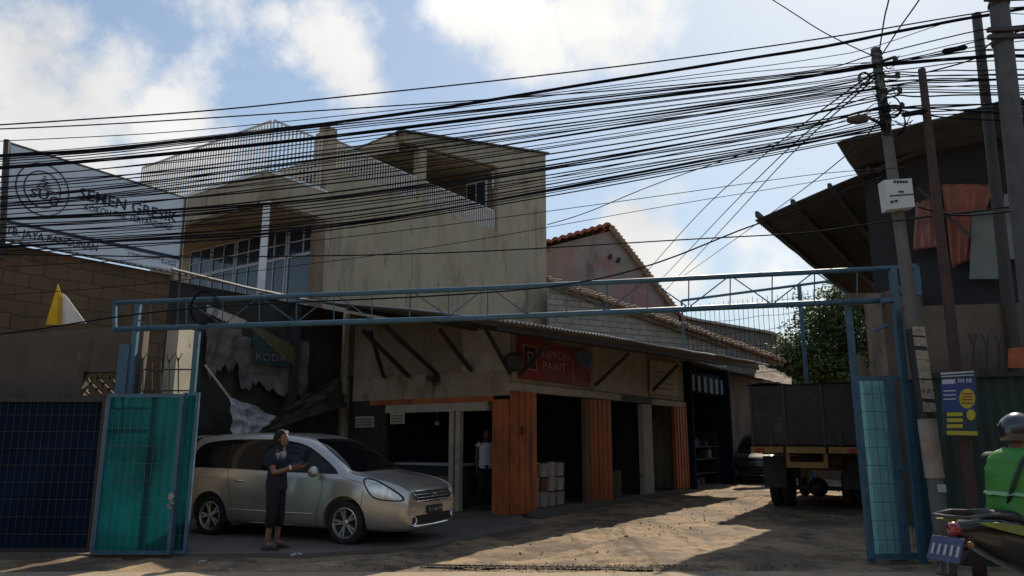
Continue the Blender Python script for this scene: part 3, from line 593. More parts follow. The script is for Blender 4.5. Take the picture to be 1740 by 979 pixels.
crn = [Vector((cx_+dx*ca-dy*sa, cy_+dx*sa+dy*ca, 0)) for dx, dy in ((-hw, -hd), (hw, -hd), (hw, hd), (-hw, hd))]
ROT = Matrix.Rotation(R(80), 4, 'Z')
crn = [Vector((cx_, cy_, 0))+ROT @ Vector((dx, dy, 0)) for dx, dy in ((-hw, -hd), (hw, -hd), (hw, hd), (-hw, hd))]
m.prism(crn, (0, 0, 3.25)); m.build('shaft', M_beamcream, pl); 
# yellow and white sheets leaning over the wall
m = MB(); m.sheet(AT(77, 552, 11.6), AT(104, 552, 11.6), AT(104, 500, 11.6), AT(98, 483, 11.6), 3, 3, None, .01); m.build('yellow_sheet', mat('yellow_sheet', (.62, .46, .03), .7, trans=.4, var=.2), label='narrow yellow sheet standing behind the cement wall', cat='sheet')
m = MB(); m.sheet(AT(104, 552, 11.65), AT(146, 549, 11.65), AT(112, 503, 11.65), AT(106, 498, 11.65), 3, 3, None, .01); m.build('white_sheet', M_white, label='pale triangular sheet beside the yellow one behind the wall', cat='sheet')
# ================================================================== GATE (portal truss, leaves, posts)
gt = empty('gate_portal', (-.3, 10.5, 0), 'blue steel truss portal spanning the whole lane entrance', 'gate')
P0 = AT(195, 515, 10.95); P1 = AT(1530, 455, 9.8); Q0 = AT(195, 560, 10.95); Q1 = AT(1530, 509, 9.8)
m = MB(); m.tube([P0, P0.lerp(P1, .5)-Vector((0, 0, .03)), P1], .036, 8); m.build('top_chord', M_blue, gt, smooth=True)
m = MB(); m.tube([Q0, Q0.lerp(Q1, .5)-Vector((0, 0, .035)), Q1], .04, 8); m.build('bottom_chord', M_blue, gt, smooth=True)
m = MB(); m.beam(P0, Q0, .05, .05); m.build('end_stub', M_blue, gt)
n = 20; m = MB(); dg_ = MB()
for i in range(1, n):
    f = i/n; sagf = .03*(1-abs(2*f-1)); MB().tube([P0.lerp(P1, f)-Vector((0, 0, sagf)), Q0.lerp(Q1, f)-Vector((0, 0, sagf))], .009, 5).build('truss_upright', M_blue, gt)
for i in range(0, n-1, 1):
    if i % 4 == 1: continue_ = 0
    f0, f1 = i/n, (i+1)/n
    a_, b_ = (P0.lerp(P1, f0), Q0.lerp(Q1, f1)) if i % 2 == 0 else (Q0.lerp(Q1, f0), P0.lerp(P1, f1))
    if i in (1, 7): continue
    MB().tube([a_, b_], .009, 5).build('truss_diagonal', M_blue, gt)

def vpost(px, y0, Y, wd, name='post', par=gt, m_=None, dp=None):
    p = AT(px, y0, Y); mm = MB(); mm.box(p.x-wd/2, p.x+wd/2, Y-(dp or wd)/2, Y+(dp or wd)/2, 0, p.z); return mm.build(name, m_ or M_blue, par)
vpost(236, 512, 10.93, .075)
m = MB(); p = AT(222, 586, 10.93); m.box(p.x-.13, p.x+.02, 10.86, 10.98, 0.02, p.z); m.build('box_post', M_blue, gt)
vpost(336, 563, 10.78, .07)
p = AT(1516, 455, 9.8); m = MB(); m.box(p.x-.04, p.x+.04, 9.76, 9.84, 0, p.z); m.build('post', M_blue, gt)
# stub frame on the right with a hanging bracket
m = MB(); a_ = AT(1530, 455, 9.8); b_ = AT(1556, 452, 9.8); c_ = AT(1561, 502, 9.8); m.beam(a_, b_, .06, .06); m.beam(b_, c_, .07, .05); m.build('end_bracket', M_blue, gt)
m = MB(); m.beam(AT(1495, 512, 9.79), AT(1532, 507, 9.79), .05, .05); m.beam(AT(1522, 478, 9.79), AT(1535, 505, 9.79), .03, .03); m.build('brace', M_blue, gt)
def leaf(name, A, B, z0, z1, lab, fr=.05, nx=6, nz=8, sheet=None, wire=.004, cat='gate', m_f=None, sheet_r=(0, 1), extra=0):
    """gate leaf from ground point A to B"""
    A = Vector(A); B = Vector(B); e = empty(name, (A.x, A.y, 0), lab, cat); mm = MB()
    la = lambda f, z: Vector((A.x+(B.x-A.x)*f, A.y+(B.y-A.y)*f, z)); up = (0, 0, 1)
    mm.beam(la(0, z0), la(0, z1), fr, fr); mm.beam(la(1, z0), la(1, z1), fr, fr); mm.beam(la(0, z1-fr/2), la(1, z1-fr/2), fr*.98, fr); mm.beam(la(0, z0+fr/2), la(1, z0+fr/2), fr*.98, fr)
    mm.build('leaf_frame', m_f or M_blue, e)
    w2 = MB()
    for i in range(1, nx): w2.tube([la(i/nx, z0), la(i/nx, z1)], wire, 5)
    for j in range(1, nz): w2.tube([la(0, z0+(z1-z0)*j/nz), la(1, z0+(z1-z0)*j/nz)], wire, 5)
    nrm = (B-A).cross(Vector((0, 0, 1))).normalized()
    w2.build('wire_mesh', m_f or M_blue, e)
    if sheet:
        s_ = MB(); a_, b_ = la(sheet_r[0], z0+fr)-nrm*.03, la(sheet_r[1], z0+fr)-nrm*.03
        s_.sheet(a_, b_, b_+Vector((0, 0, z1-z0-2*fr)), a_+Vector((0, 0, z1-z0-2*fr)), 60, 1, lambda fu, fv: .005*math.sin(fu*60)+.015*noise.noise(Vector((fu*7+A.x, 1, 2))), .003); s_.build('backing_sheet', sheet, e)
    return e
leaf('gate_leaf', (AT(173, 800, 10.25).x+.0, 10.25, 0), (AT(299, 800, 10.25).x, 10.25, 0), .05, 2.15, 'teal backed mesh gate leaf in a blue frame, left of the car', nx=12, nz=9, sheet=M_teal)
e2 = leaf('gate_leaf', (AT(304, 800, 10.3).x, 10.3, 0), (AT(326, 800, 10.3).x, 10.3, 0), .05, 2.17, 'narrow blue gate side frame between teal leaf and silver car', nx=2, nz=9, sheet=M_teal, fr=.045)
lk = MB(); p = AT(291, 846, 10.18)
for k in range(7): q = p+Vector((.03*math.sin(k*2.1), 0, .05-.03*k)); lk.lathe([(.012, -.02), (.02, 0), (.012, .02)], q, (1, .3, .4), 6)
lk.box(p.x-.03, p.x+.03, p.y-.02, p.y+.02, p.z-.02, p.z+.05); lk.build('padlock_chain', M_zinc, label='small chain and padlock hanging on the teal gate leaf', cat='padlock')
leaf('fence_panel', (-12.2, 10.6, 0), (AT(166, 800, 10.45).x, 10.45, 0), .05, 2.10, 'long dark blue sheet fence with welded bars at the far left', nx=62, nz=9, sheet=M_bluedk, cat='fence', m_f=M_steeldark)
# spikes over the fence between the posts
m = MB()
for k, x in enumerate(range(243, 316, 15)):
    t = AT(x, 608+(k % 2)*3, 10.85); t2 = AT(x, 668, 10.85); m.tube([t2, t], .011, 5)
    for s_ in (-1, 1): m.tube([t-Vector((0, 0, .06)), t+Vector((s_*.05, 0, .07))], .007, 4)
m.beam(AT(240, 628, 10.87), AT(330, 628, 10.87), .02, .02); m.beam(AT(240, 664, 10.87), AT(330, 664, 10.87), .02, .02)
m.build('spike_rail', M_steeldark, label='row of forked steel spikes between the two left gate posts', cat='spikes')
# right hand gate set
GY = 9.9
leaf('gate_leaf', (AT(1459, 700, GY).x, GY, 0), (AT(1512, 700, GY).x, GY, 0), .05, 2.36, 'narrow blue mesh gate leaf in front of the pale cyan pier', nx=4, nz=10, fr=.06)
leaf('gate_leaf', (AT(1517, 700, GY-.03).x, GY-.03, 0), (AT(1556, 700, GY-.03).x, GY-.03, 0), .05, 2.37, 'blue rectangular gate frame with a cross bar, right of the cyan pier', nx=3, nz=10, fr=.07)
m = MB(); m.beam(AT(1524, 796, GY-.05), AT(1563, 796, GY-.05), .05, .05); m.build('cross_bar', M_blue, label='short blue cross bar across the right gate frame', cat='bar')
p = AT(1441, 520, 9.95); m = MB(); m.box(p.x-.035, p.x+.035, 9.92, 9.99, 0, p.z); m.build('gate_post', M_blue, label='thin blue post between the truck and the right gate leaf', cat='post')
p = AT(1521, 545, 9.88); m = MB(); m.box(p.x-.02, p.x+.10, 9.83, 9.91, 2.38, p.z); m.beam(AT(1513, 550, 9.87), AT(1485, 563, 10.1), .03, .03); m.build('box_post', M_blue, label='thick blue box post carrying the right end of the truss', cat='post')
m = MB(); a_ = AT(1463, 646, 10.25); b_ = AT(1496, 646, 10.25); 
m.box(a_.x, b_.x+.1, 10.15, 10.4, 0, a_.z); m.build('cyan_pier', M_cyanpil, label='pale cyan painted pier behind the narrow mesh leaf', cat='pier')

# ================================================================== BACKGROUND HOUSES (left of the lane)
rh = empty('tiled_house', (4.4, 34, 0), 'tall gabled house with red tiles and peeling pink grey wall', 'house')
PKY = 32.0
pk_ = AT(1040, 392, PKY); le = AT(905, 432, PKY); re = AT(1153, 535, PKY)
le2 = Vector((pk_.x-4.6, PKY, pk_.z-1.2)); 
m = MB(); m.prism([(le2.x, PKY, 0), (re.x, PKY, 0), (re.x, PKY, re.z-.1), (pk_.x, PKY, pk_.z), (le2.x, PKY, le2.z)], (0, 8, 0)); m.build('wall', M_pinkwall, rh)
tile = lambda nu, nv: (lambda a, c: .05*abs(math.sin(a*nu*math.pi))+.04*(c*nv-math.floor(c*nv)))
m = MB()
A_ = AT(1153, 528, PKY-.15); B_ = AT(1036, 381, PKY-.15); 
m.sheet(A_+Vector((.3, 0, -.45)), A_+Vector((.3, 9, -.45)), B_+Vector((0, 9, 0)), B_, 60, 60, lambda a, c: .10*abs(math.sin(c*13*math.pi)), .1)
# left slope seen edge on, tiles with visible scalloped front
C_ = AT(900, 425, PKY-.5)
Lf = AT(925, 432, PKY-.6)
m.sheet(AT(925, 418, PKY-.5)+Vector((-2, 0, -.4)), B_+Vector((.02, -.1, .02)), B_+Vector((.02, 9, 1.2)), AT(925, 418, PKY-.5)+Vector((-2, 9, .8)), 90, 40, lambda a, c: .09*abs(math.sin(a*15*math.pi))+.05*(c*12 % 1), .14)
m.build('roof', M_tile, rh)
m = MB(); E0, E1 = AT(1153, 530, PKY-.2), AT(1038, 384, PKY-.2)
for k in range(26): m.tube([E0.lerp(E1, k/26)+Vector((0, 0, .0)), E0.lerp(E1, (k+1.1)/26)+Vector((-.02, 0, -.05))], [.16, .12], 8)
m.build('verge_tiles', M_tilebrown, rh)
m = MB()
for x, y in ((1036, 437), (1050, 443)): m.lathe([(.09, -.3), (.09, .1)], AT(x, y, PKY-.05), (0, 1, 0), 8)
m.build('vent_pipe', M_dark, rh)
lo = empty('low_tiled_house', (5, 22, 0), 'low block house with a long mossy tiled roof behind the shops', 'house')
a_ = PV(0, 0, 0)
rA = AT(930, 475, 26.5); rC = AT(1330, 613, 32.0)
m = MB(); 
A3 = Vector((rA.x, rA.y, rA.z)); C3 = rC
m.sheet(C3+Vector((0, 0, 0)), C3+U*6+V*.2, A3+U*6+V*.2, A3, 50, 90, lambda a, c: .05*abs(math.sin(c*19*math.pi))+.03*math.sin(a*30), .10)
m.build('roof', M_tilebrown, lo)
m = MB(); off = Vector((.05, .12, -.16))
fl = Vector((0, 0, 3.96)); m.prism([(A3+off).xy.to_3d()+fl, (C3.lerp(A3, .28)+off).xy.to_3d()+fl, C3.lerp(A3, .28)+off, A3+off], U*.2); m.build('wall', M_block2, lo)
m = MB(); m.beam(A3+Vector((-.02, -.08, -.20)), C3+Vector((-.02, -.08, -.20)), .06, .14); m.build('barge_board', M_brown, lo)
m = MB(); nt_ = 84; random.seed(12)
for k in range(nt_):
    p = A3.lerp(C3, k/nt_); q = A3.lerp(C3, (k+1.15)/nt_); jz = random.uniform(-.035, .035); r_ = random.uniform(.8, 1.15); m.tube([p+Vector((0, -.05, .03+jz)), q+Vector((0, -.05, .07+jz))], [.075*r_, .10*r_], 8)
    if random.random() < .9: m.tube([p+Vector((.02, -.22, -.09+jz)), q+Vector((.02, -.22, -.05+jz))], [.07*r_, .09*r_], 8)
m.build('verge_tiles', M_tilebrown, lo)
fr_ = empty('grey_roofed_hall', (11, 38, 0), 'distant hall with a plain grey sloping roof beyond the tiles', 'building')
m = MB(); pts = [AT(x, y, 38) for x, y in ((1140, 535), (1185, 545), (1312, 567), (1345, 590), (1360, 640))]; pts = pts+[Vector((pts[-1].x, 38, 0)), Vector((pts[0].x, 38, 0))]
m.prism(pts, (0, 12, 0)); m.build('wall', mat('grey_hall_sheet', (.16, .16, .155), .8, var=.3, scale=1), fr_)
m = MB(); pp = [AT(x, y, 37.9) for x, y in ((1140, 534), (1185, 544), (1312, 566), (1345, 588))]
for i in range(3): m.beam(pp[i], pp[i+1], .3, .12)
m.build('roof_edge', M_zinc, fr_)
# blue open shed after the shop row
MB().lb(9.62, 19.2, -.2, 5.0, 3.905, 3.95).build('flat_roof', M_zincdark, lo)
bs = empty('blue_workshop', L(11.5, 1, 0), 'dark blue open workshop bay after the last orange shutter', 'workshop')
m = MB(); m.lb(9.65, 9.8, -.2, 4.8, 0, 3.9).lb(13.3, 13.45, -.2, 4.8, 0, 3.9).lb(9.8, 13.3, 4.6, 4.8, 0, 3.9).lb(9.8, 13.3, 0, .12, 3.0, 3.7); m.build('wall', M_bluedk, bs)
m = MB(); 
for k in range(12): m.lb(9.85+k*.28, 10.08+k*.28, -.05 if k % 2 else 0, .03+(0 if k % 2 else .03), 3.05, 3.55)
m.build('louvre', mat('blue_grey_slats', (.10, .14, .20), .6, var=.3), bs)
for k in range(26):
    u_ = random.uniform(9.9, 12.7); z_ = random.choice((.02, .45, .9, 1.3)); MB().lb(u_, u_+random.uniform(.08, .3), .3+.02*k, .32+.02*k+random.uniform(.08, .3), z_, z_+random.uniform(.08, .3)).build('goods_box', mat('mixed_grey_goods', (.12, .14, .18), .7, var=.8, scale=3), label='grey blue box among the goods shelved in the blue workshop', cat='box', group='goods shelved in the blue workshop')
m = MB()
for z_ in (.4, .86, 1.26): m.lb(9.85, 13.2, .25, 1.3, z_+.0, z_+.03)
m.lb(9.85, 9.9, .25, 1.3, .0, 1.8); m.lb(13.15, 13.2, .25, 1.3, .0, 1.8); m.build('goods_shelf', M_steeldark, label='low dark steel shelf rack inside the blue workshop', cat='shelf')
MB().lb(13.5, 19, .2, .4, 0, 3.9).build('rear_wall', M_brownwall, label='plain brown grey wall beyond the blue workshop bay', cat='wall')
# wire mesh fence high behind the low roof
mf = empty('mesh_fence', AT(1300, 740, 27), 'tall wire mesh fence standing against the sky behind the tiled roof', 'fence')
ra, rb = AT(1158, 511, 27.5), AT(1500, 466, 24.5)
m = MB(); m.tube([ra, rb], .05, 6); m.tube([ra, Vector((ra.x, ra.y, 0))], .04, 6); m.build('frame', M_blue, mf)
q_ = ra.lerp(rb, .61); MB().box(q_.x-.055, q_.x+.055, q_.y-.055, q_.y+.055, 0, q_.z).build('post', M_blue, mf)
m = MB(); n = 40
for i in range(1, n):
    t = ra.lerp(rb, i/n); t.z -= .25+.15*noise.noise(Vector((i*.7, 0, 0))); lean = .1*noise.noise(Vector((i*.4, 3, 0))); m.tube([t, Vector((t.x+lean, t.y, t.z-2.6))], .009, 4)
for j in range(6):
    m.tube([Vector((ra.x, ra.y, ra.z-.45-j*.5))+(rb-ra)*(k/12)*Vector((1, 1, 1)).length/1.7320508+Vector((0, 0, .07*noise.noise(Vector((k*.9, j*2, 0))))) for k in range(13)], .008, 4)
m.build('wire_mesh', M_wire, mf)

# ================================================================== RIGHT: roofed house over the lane
rb_ = empty('roofed_house', L(4, -9.5, 0), 'dark two storey house with sheet roofs reaching over the lane', 'house')
RE = GZ(1283, 375, 6.25); ru, rv, rz_ = inv(RE)              # near eave corner of the lower roof
far = onp(1450, 483, RE, V)                                    # along the eave
fu_, fv_, fz_ = inv(far)
gr = onp(1468, 296, RE, U); gu, gv, gz = inv(gr)             # up the near rake
slope = (gz-rz_)/(gv-rv)
def roofz(v_): return rz_+slope*(v_-rv)
m = MB(); v2 = -13.5
m.sheet(L(ru, rv, rz_), L(ru+13, rv, rz_+.0), L(ru+13, v2, roofz(v2)), L(ru, v2, roofz(v2)), int(13/.15*5), 10, lambda a, c: .022*math.sin(a*13/.15*2*math.pi)+.05*noise.noise(Vector((a*9, c*3, 2))), .012)
m.build('lower_roof', M_zincdark, rb_)
m = MB()
for k in range(4): vv = rv-.12-k*(abs(gv-rv)/3); m.beam(L(ru-.28, vv, roofz(vv)-.04 if k else roofz(vv)+.03), L(ru+12.5, vv, roofz(vv)-.1), .07, .12)
m.build('purlin', M_steeldark, rb_)
RE2 = GZ(1421, 243, 7.1); u2, v2_, z2 = inv(RE2); g2 = onp(1512, 215, RE2, U); a2, b2, c2 = inv(g2); sl2 = (c2-z2)/(b2-v2_)
g3 = onp(1738, 166, RE2, U); a3, b3, c3 = inv(g3)
m = MB(); m.sheet(L(u2, v2_, z2), L(u2+12, v2_, z2), L(u2+12, b3, c3), L(u2, b3, c3), int(12/.15*5), 8, lambda a, c: .02*math.sin(a*12/.15*2*math.pi)+.06*noise.noise(Vector((a*9, c*4, 6))), .012)
m.sheet(L(u2+.1, b3, c3), L(u2+12, b3, c3), L(u2+12, b3-5, c3+.6), L(u2+.1, b3-5, c3+.6), 200, 4, corr(.02, .15, 12), .012)
m.build('upper_roof', M_zincdark, rb_)
print('right roof', ru, rv, rz_, fz_, 'gu', gv, gz, 'upper', u2, v2_, z2, b3, c3)
WU = ru+.25; WV = rv-2.2
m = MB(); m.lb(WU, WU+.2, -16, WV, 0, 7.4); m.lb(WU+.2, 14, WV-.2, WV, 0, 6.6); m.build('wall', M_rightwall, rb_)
m = MB(); m.lb(WU-.004, WU-.1, -9.9, WV+.1, 2.55, 2.75) if False else m.lb(WU-.12, WU-.004, -15.9, WV, 2.6, 2.8); m.build('floor_beam', M_steeldark, rb_)
pr = empty('lane_pillar', L(2, -6.2, 0), 'brown masonry wall and pale column behind the right gate', 'wall')
m = MB(); a_ = AT(1452, 505, 14.5); b_ = AT(1535, 505, 13.2)
m.prism([(a_.x+.35, 14.5, 0), (b_.x+.3, 13.2, 0), (b_.x+.3, 13.2, 4.35), (a_.x+.35, 14.5, 4.35)], (.15, .2, 0)); m.build('wall_body', M_brownwall, pr)
m = MB(); a_ = AT(1454, 640, 13.9); m.box(a_.x, a_.x+.17, 13.8, 13.97, 0, AT(1454, 605, 13.9).z); a_ = AT(1478, 640, 13.6); m.box(a_.x+.08, a_.x+.3, 13.5, 13.72, 0, AT(1478, 500, 13.6).z); m.build('column', mat('dull_column_plaster', (.21, .165, .12), .9, var=.35, scale=2, stain=[((.10, .075, .05), .6, 2, 4)]), pr)
m = MB(); a_ = AT(1440, 520, 14.2); b_ = AT(1490, 500, 14.2); m.box(a_.x, b_.x, 14.1, 14.3, a_.z, b_.z+.0); m.build('lintel', M_brownwall, pr)
# cloths and panels on the upper floor
def hang(pts, Y, m_, lab, cat, seed=0, n=18, deep=.12, name='hanging_cloth'):
    A_, B_, C_, D_ = [AT(x, y, Y) for x, y in pts]; mb = MB()
    mb.sheet(A_, B_, C_, D_, n, n, lambda a, c: deep*noise.noise(Vector((a*4+seed, c*1.5, seed)))+deep*.3*math.sin(a*22), .006)
    return mb.build(name, m_, smooth=True, label=lab, cat=cat)
YR = L(WU, -8).y-.35
print('YR', YR, L(WU, -10))
def hangU(pts, u_, *a, **k):
    P_ = [PU(x, y, u_) for x, y in pts]; m_, lab, cat, seed = a; mb = MB(); deep = k.get('deep', .12); n = 18
    mb.sheet(*P_, n, n, lambda a_, c: deep*noise.noise(Vector((a_*4+seed, c*1.5, seed)))+deep*.3*math.sin(a_*22), .006); return mb.build(k.get('name', 'hanging_cloth'), m_, smooth=True, label=lab, cat=cat)
WUf = WU-.25
hangU(((1552, 425), (1595, 420), (1592, 328), (1556, 345)), WUf, mat('faded_pink_cloth', (.50, .24, .21), .85, var=.35, scale=4, trans=.35), 'small faded pink cloth hanging right of the white meter box', 'cloth', 2)
hangU(((1618, 455), (1652, 440), (1690, 312), (1600, 315)), WUf, M_cloth, 'large orange cloth hung between the dark posts', 'cloth', 5)
M_gp = mat('grey_green_board', (.17, .19, .17), .8, var=.25, scale=2)
m = MB(); m.prism([PU(x, y, WUf-.1) for x, y in ((1647, 474), (1696, 474), (1700, 352), (1652, 362))], U*.03); m.build('wall_panel', M_gp, label='grey board panel beside the large orange cloth', cat='panel')
m = MB(); m.prism([PU(x, y, WUf) for x, y in ((1703, 440), (1728, 440), (1732, 330), (1706, 330))], U*.03); m.build('wall_panel', mat('pale_grey_board', (.22, .22, .25), .8, var=.25), label='narrow pale board panel right of the grey one', cat='panel')
m = MB(); m.beam(PU(1560, 320, WUf-.2), PU(1650, 402, WUf-.2), .05, .05); m.build('diagonal_pipe', M_steeldark, label='dark pipe crossing diagonally below the sheet roof', cat='pipe')
m = MB(); m.beam(PU(1550, 371, WUf-.25), PU(1730, 352, WUf-.25), .04, .04); m.build('drying_rail', M_steeldark, label='thin dark drying rail crossing in front of both cloths', cat='rail')
# ground floor of the right house: green sheet fence, spikes, poster
gf = empty('green_sheet_fence', (7.6, 9.3, 0), 'dark green sheet fence behind the rider, under the house', 'fence')
m = MB(); a_ = AT(1565, 700, 9.45); b_ = AT(1800, 700, 8.9)
m.sheet(Vector((a_.x, 9.45, .05)), Vector((b_.x+2, 8.7, .05)), Vector((b_.x+2, 8.7, 2.3)), Vector((a_.x, 9.45, 2.3)), 120, 2, lambda a, c: .012*math.sin(a*150), .006); m.build('sheet', M_tarpgreen, gf)
m = MB(); m.beam((a_.x, 9.4, 2.33), (b_.x+2, 8.65, 2.33), .06, .06); m.build('rail', M_steeldark, gf)
m = MB(); m.prism([(a_.x, 9.6, 2.3), (b_.x+2, 8.9, 2.3), (b_.x+2, 8.9, 3.25), (a_.x, 9.6, 3.25)], (0.02, .1, 0)); m.build('upper_board', M_cement, gf)
m = MB()
for x in (1655, 1677, 1698):
    t = AT(x, 590, 9.2); m.tube([AT(x, 640, 9.2), t], .012, 5); m.tube([t, t+Vector((-.05, 0, .17))], .009, 4); m.tube([t, t+Vector((.05, 0, .17))], .009, 4)
m.build('spike', M_steeldark, gf)
m = MB(); m.prism([AT(x, y, 9.0) for x, y in ((1714, 625), (1742, 625), (1742, 590), (1714, 592))], (0, .02, 0)); m.build('orange_plate', mat('orange_plate_paint', (.42, .10, .03), .7, var=.4, scale=8), label='small orange plate high at the right edge', cat='plate')
# ================================================================== POLES
def pole(name, pts, r0, r1, m_, lab, bands=()):
    """pts: top and foot as world points"""
    t, f = pts; e = empty(name, (f.x, f.y, 0), lab, 'pole'); mm = MB(); f0 = Vector((f.x, f.y, 0))
    mm.tube([f0.lerp(t, k/10)+Vector((.01*noise.noise(Vector((k, 1, 2))), 0, 0)) for k in range(11)], [r0+(r1-r0)*k/10 for k in range(11)], 14); mm.build('shaft', m_, e, smooth=True); return e, f0, t
e, f0, t0 = pole('utility_pole', (AT(1487, 83, 9.0), AT(1610, 966, 9.0)), .095, .058, M_conc, 'leaning concrete utility pole with the white meter box, nearest to the lane')
m = MB()
for k, (yy, dx) in enumerate(((90, 0), (100, .01), (112, 0), (128, .02), (160, .02), (190, .0), (205, 0))):
    c = AT(1488+(yy-83)*.139, yy, 9.0); m.lathe([(.066, -.02), (.074, 0), (.066, .02)], c, (0, 0, 1), 10)
for k in range(4):
    yy = 104+k*26; c = AT(1496+(yy-83)*.139, yy, 8.95); q = MB(); q.beam(c, c+Vector((.14, -.05, .03*(-1)**k)), .03, .03); q.lathe([(.02, -.04), (.035, 0), (.02, .04)], c+Vector((.15, -.05, 0)), (0, .2, 1), 8); q.build('insulator', M_steeldark, e)
m.build('collar', M_steeldark, e)
m = MB()
random.seed(4)
for k in range(34):   # hanging tangle of wire ends
    yy = random.uniform(95, 215); c = AT(1490+(yy-83)*.139+random.uniform(-3, 18), yy, 8.9); q = c+Vector((random.uniform(-.3, .35), random.uniform(-.1, .1), random.uniform(-.18, .12))); m.tube([c, c.lerp(q, .5)+Vector((0, 0, random.uniform(-.12, .05))), q], .006, 4)
m.build('wire_tangle', M_wire, e)
bx = MB(); c = [AT(x, y, 8.82) for x, y in ((1509, 356), (1555, 351), (1549, 303), (1502, 306))]
bx.prism(c, (0, .16, 0)); mbx = bx.build('meter_box', mat('pale_box_paint', (.52, .55, .53), .6, var=.12, scale=5), e)
m = MB(); m.beam(AT(1512, 333, 8.815), AT(1553, 330, 8.815), .012, .012)
for x in (1516, 1523): m.lathe([(.016, -.01), (.016, .01)], AT(x, 343-(x-1516)*.2, 8.81), (0, 1, 0), 8)
for x in range(1519, 1540, 5): m.beam(AT(x, 309, 8.812), AT(x+3.2, 308.6, 8.812), .008, .028)
for x in (1527, 1532): m.beam(AT(x, 326, 8.812), AT(x+3.5, 325.6, 8.812), .008, .022)
m.build('box_marking', M_ink, e)
def on_pole(yy): return AT(1487+(yy-83)*.1393, yy, 9.0)
m = MB(); m.tube([on_pole(712)-Vector((0, .0, 0)), on_pole(812)], .105, 14); m.build('pale_sleeve', mat('pale_pole_sleeve', (.30, .25, .2), .8, var=.3, scale=6), e)
m = MB(); m.tube([on_pole(560), on_pole(710)], .102, 14); m.build('bill_layer', M_black, e)
m = MB(); random.seed(11)
for yy in (562, 580, 602, 618, 634, 652, 668, 690):
    a_ = on_pole(yy); w_ = .085; m.prism([a_+Vector((-w_, -.115, -.07)), a_+Vector((w_*.8, -.115, -.08)), a_+Vector((w_*.75, -.115, .03)), a_+Vector((-w_, -.115, .04))], (0, .003, 0))
m.build('pasted_bill', mat('torn_paper_bills', (.34, .30, .22), .85, var=.5, scale=25, stain=[((.03, .03, .03), .5, 22, 1)]), e)
c = on_pole(828); m = MB(); m.prism([c+Vector((-.05, -.12, -.05)), c+Vector((.05, -.12, -.05)), c+Vector((.045, -.12, .04)), c+Vector((-.05, -.12, .04))], (0, .003, 0)); m.build('pasted_bill', M_frame, e)
pole('utility_pole', (AT(1566, 118, 8.7), AT(1665, 975, 8.7)), .075, .045, M_rust, 'rust streaked steel pole in the middle, carrying the blue and yellow poster')
pole('utility_pole', (AT(1659, 24, 9.3), AT(1728, 700, 9.3)), .085, .06, M_steeldark, 'tall dark steel pole, third from the left beside the thick one')
e4, f4, t4 = pole('utility_pole', (AT(1690, -60, 8.3), AT(1755, 640, 8.3)), .125, .105, mat('dark_pole_concrete', (.085, .085, .09), .9, var=.35, scale=5), 'thick dark concrete pole at the right edge running out of the top')
m = MB()
for yy in (8, 60, 72): c = AT(1691+(yy+60)*.092, yy, 8.3); m.lathe([(.115, -.03), (.125, 0), (.115, .03)], c, (0, 0, 1), 12); m.beam(c+Vector((-.25, -.12, 0)), c+Vector((.3, -.12, .02)), .05, .05); m.build('clamp', M_steeldark, e4); m = MB()
po = empty('poster', AT(1632, 740, 8.5), 'blue and yellow poster fixed on the rusty pole', 'poster')
PY = 8.5
def pq(pts, off, name, m_): MB().prism([AT(x, y, PY-off) for x, y in pts], (0, .002, 0)).build(name, m_, po)
M_pb = mat('poster_blue', (.02, .045, .17), .6, var=.2); M_py = mat('poster_yellow', (.42, .36, .03), .6, var=.2); M_pw = mat('poster_white', (.42, .43, .48), .6, var=.2); M_pg = mat('poster_dark_green', (.015, .04, .05), .6, var=.2)
def ell(cx, cy, rx, ry): return [(cx+rx*math.cos(k/12*math.pi), cy+ry*math.sin(k/12*math.pi)) for k in range(24)]
pq(((1602, 740), (1661, 741), (1659, 630), (1598, 634)), 0, 'sheet', M_pg); pq(((1601, 700), (1658, 700), (1657, 643), (1599, 645)), .004, 'blue_field', M_pb)
pq(((1599, 637), (1655, 633), (1655, 630), (1598, 633.5)), .004, 'heading_bar', M_pw); pq(((1600, 641), (1655, 638), (1655, 636), (1600, 639)), .004, 'heading_bar', M_pw)
pq(((1601, 653), (1623, 652), (1623, 644), (1601, 645.5)), .008, 'white_panel', M_pw)
for i, x in enumerate((1628, 1632, 1636, 1642, 1646, 1649)): pq(((x, 650), (x+2.2, 650), (x+2.2, 643.5), (x, 643.5)), .008, 'glyph', M_pw)
for y in (664, 671, 678): pq(((1603, y+1.5), (1624, y+1), (1624, y-1), (1603, y-.5)), .008, 'text_bar', M_pw)
pq(ell(1643.5, 677.5, 13.5, 17), .008, 'yellow_disc', M_py); pq(ell(1650, 705, 7.5, 9.5), .008, 'yellow_disc', M_py)
for y in (669, 674, 679, 685): pq(((1634, y+1), (1653, y+1), (1653, y-1), (1634, y-1)), .012, 'text_bar', mat('poster_red_brown', (.25, .07, .02), .7))
for y in (704, 714, 724): pq(((1609, y+3.5), (1636, y+3), (1636, y-3), (1609, y-3)), .008, 'yellow_strip', M_py)
pq(((1609, 739), (1661, 740), (1661, 733), (1609, 732)), .008, 'yellow_strip', M_py)
# street lamp arm
m = MB(); a_ = AT(1500, 216, 9.0); m.tube([a_, AT(1490, 206, 8.9), AT(1475, 200, 8.85), AT(1464, 202, 8.8)], .02, 6); m.lathe([(.04, -.12), (.07, 0), (.05, .12)], AT(1457, 203, 8.8), (1, 0, .05), 8); m.build('street_lamp', M_steeldark, label='small street lamp on a bent arm left of the concrete pole', cat='lamp')

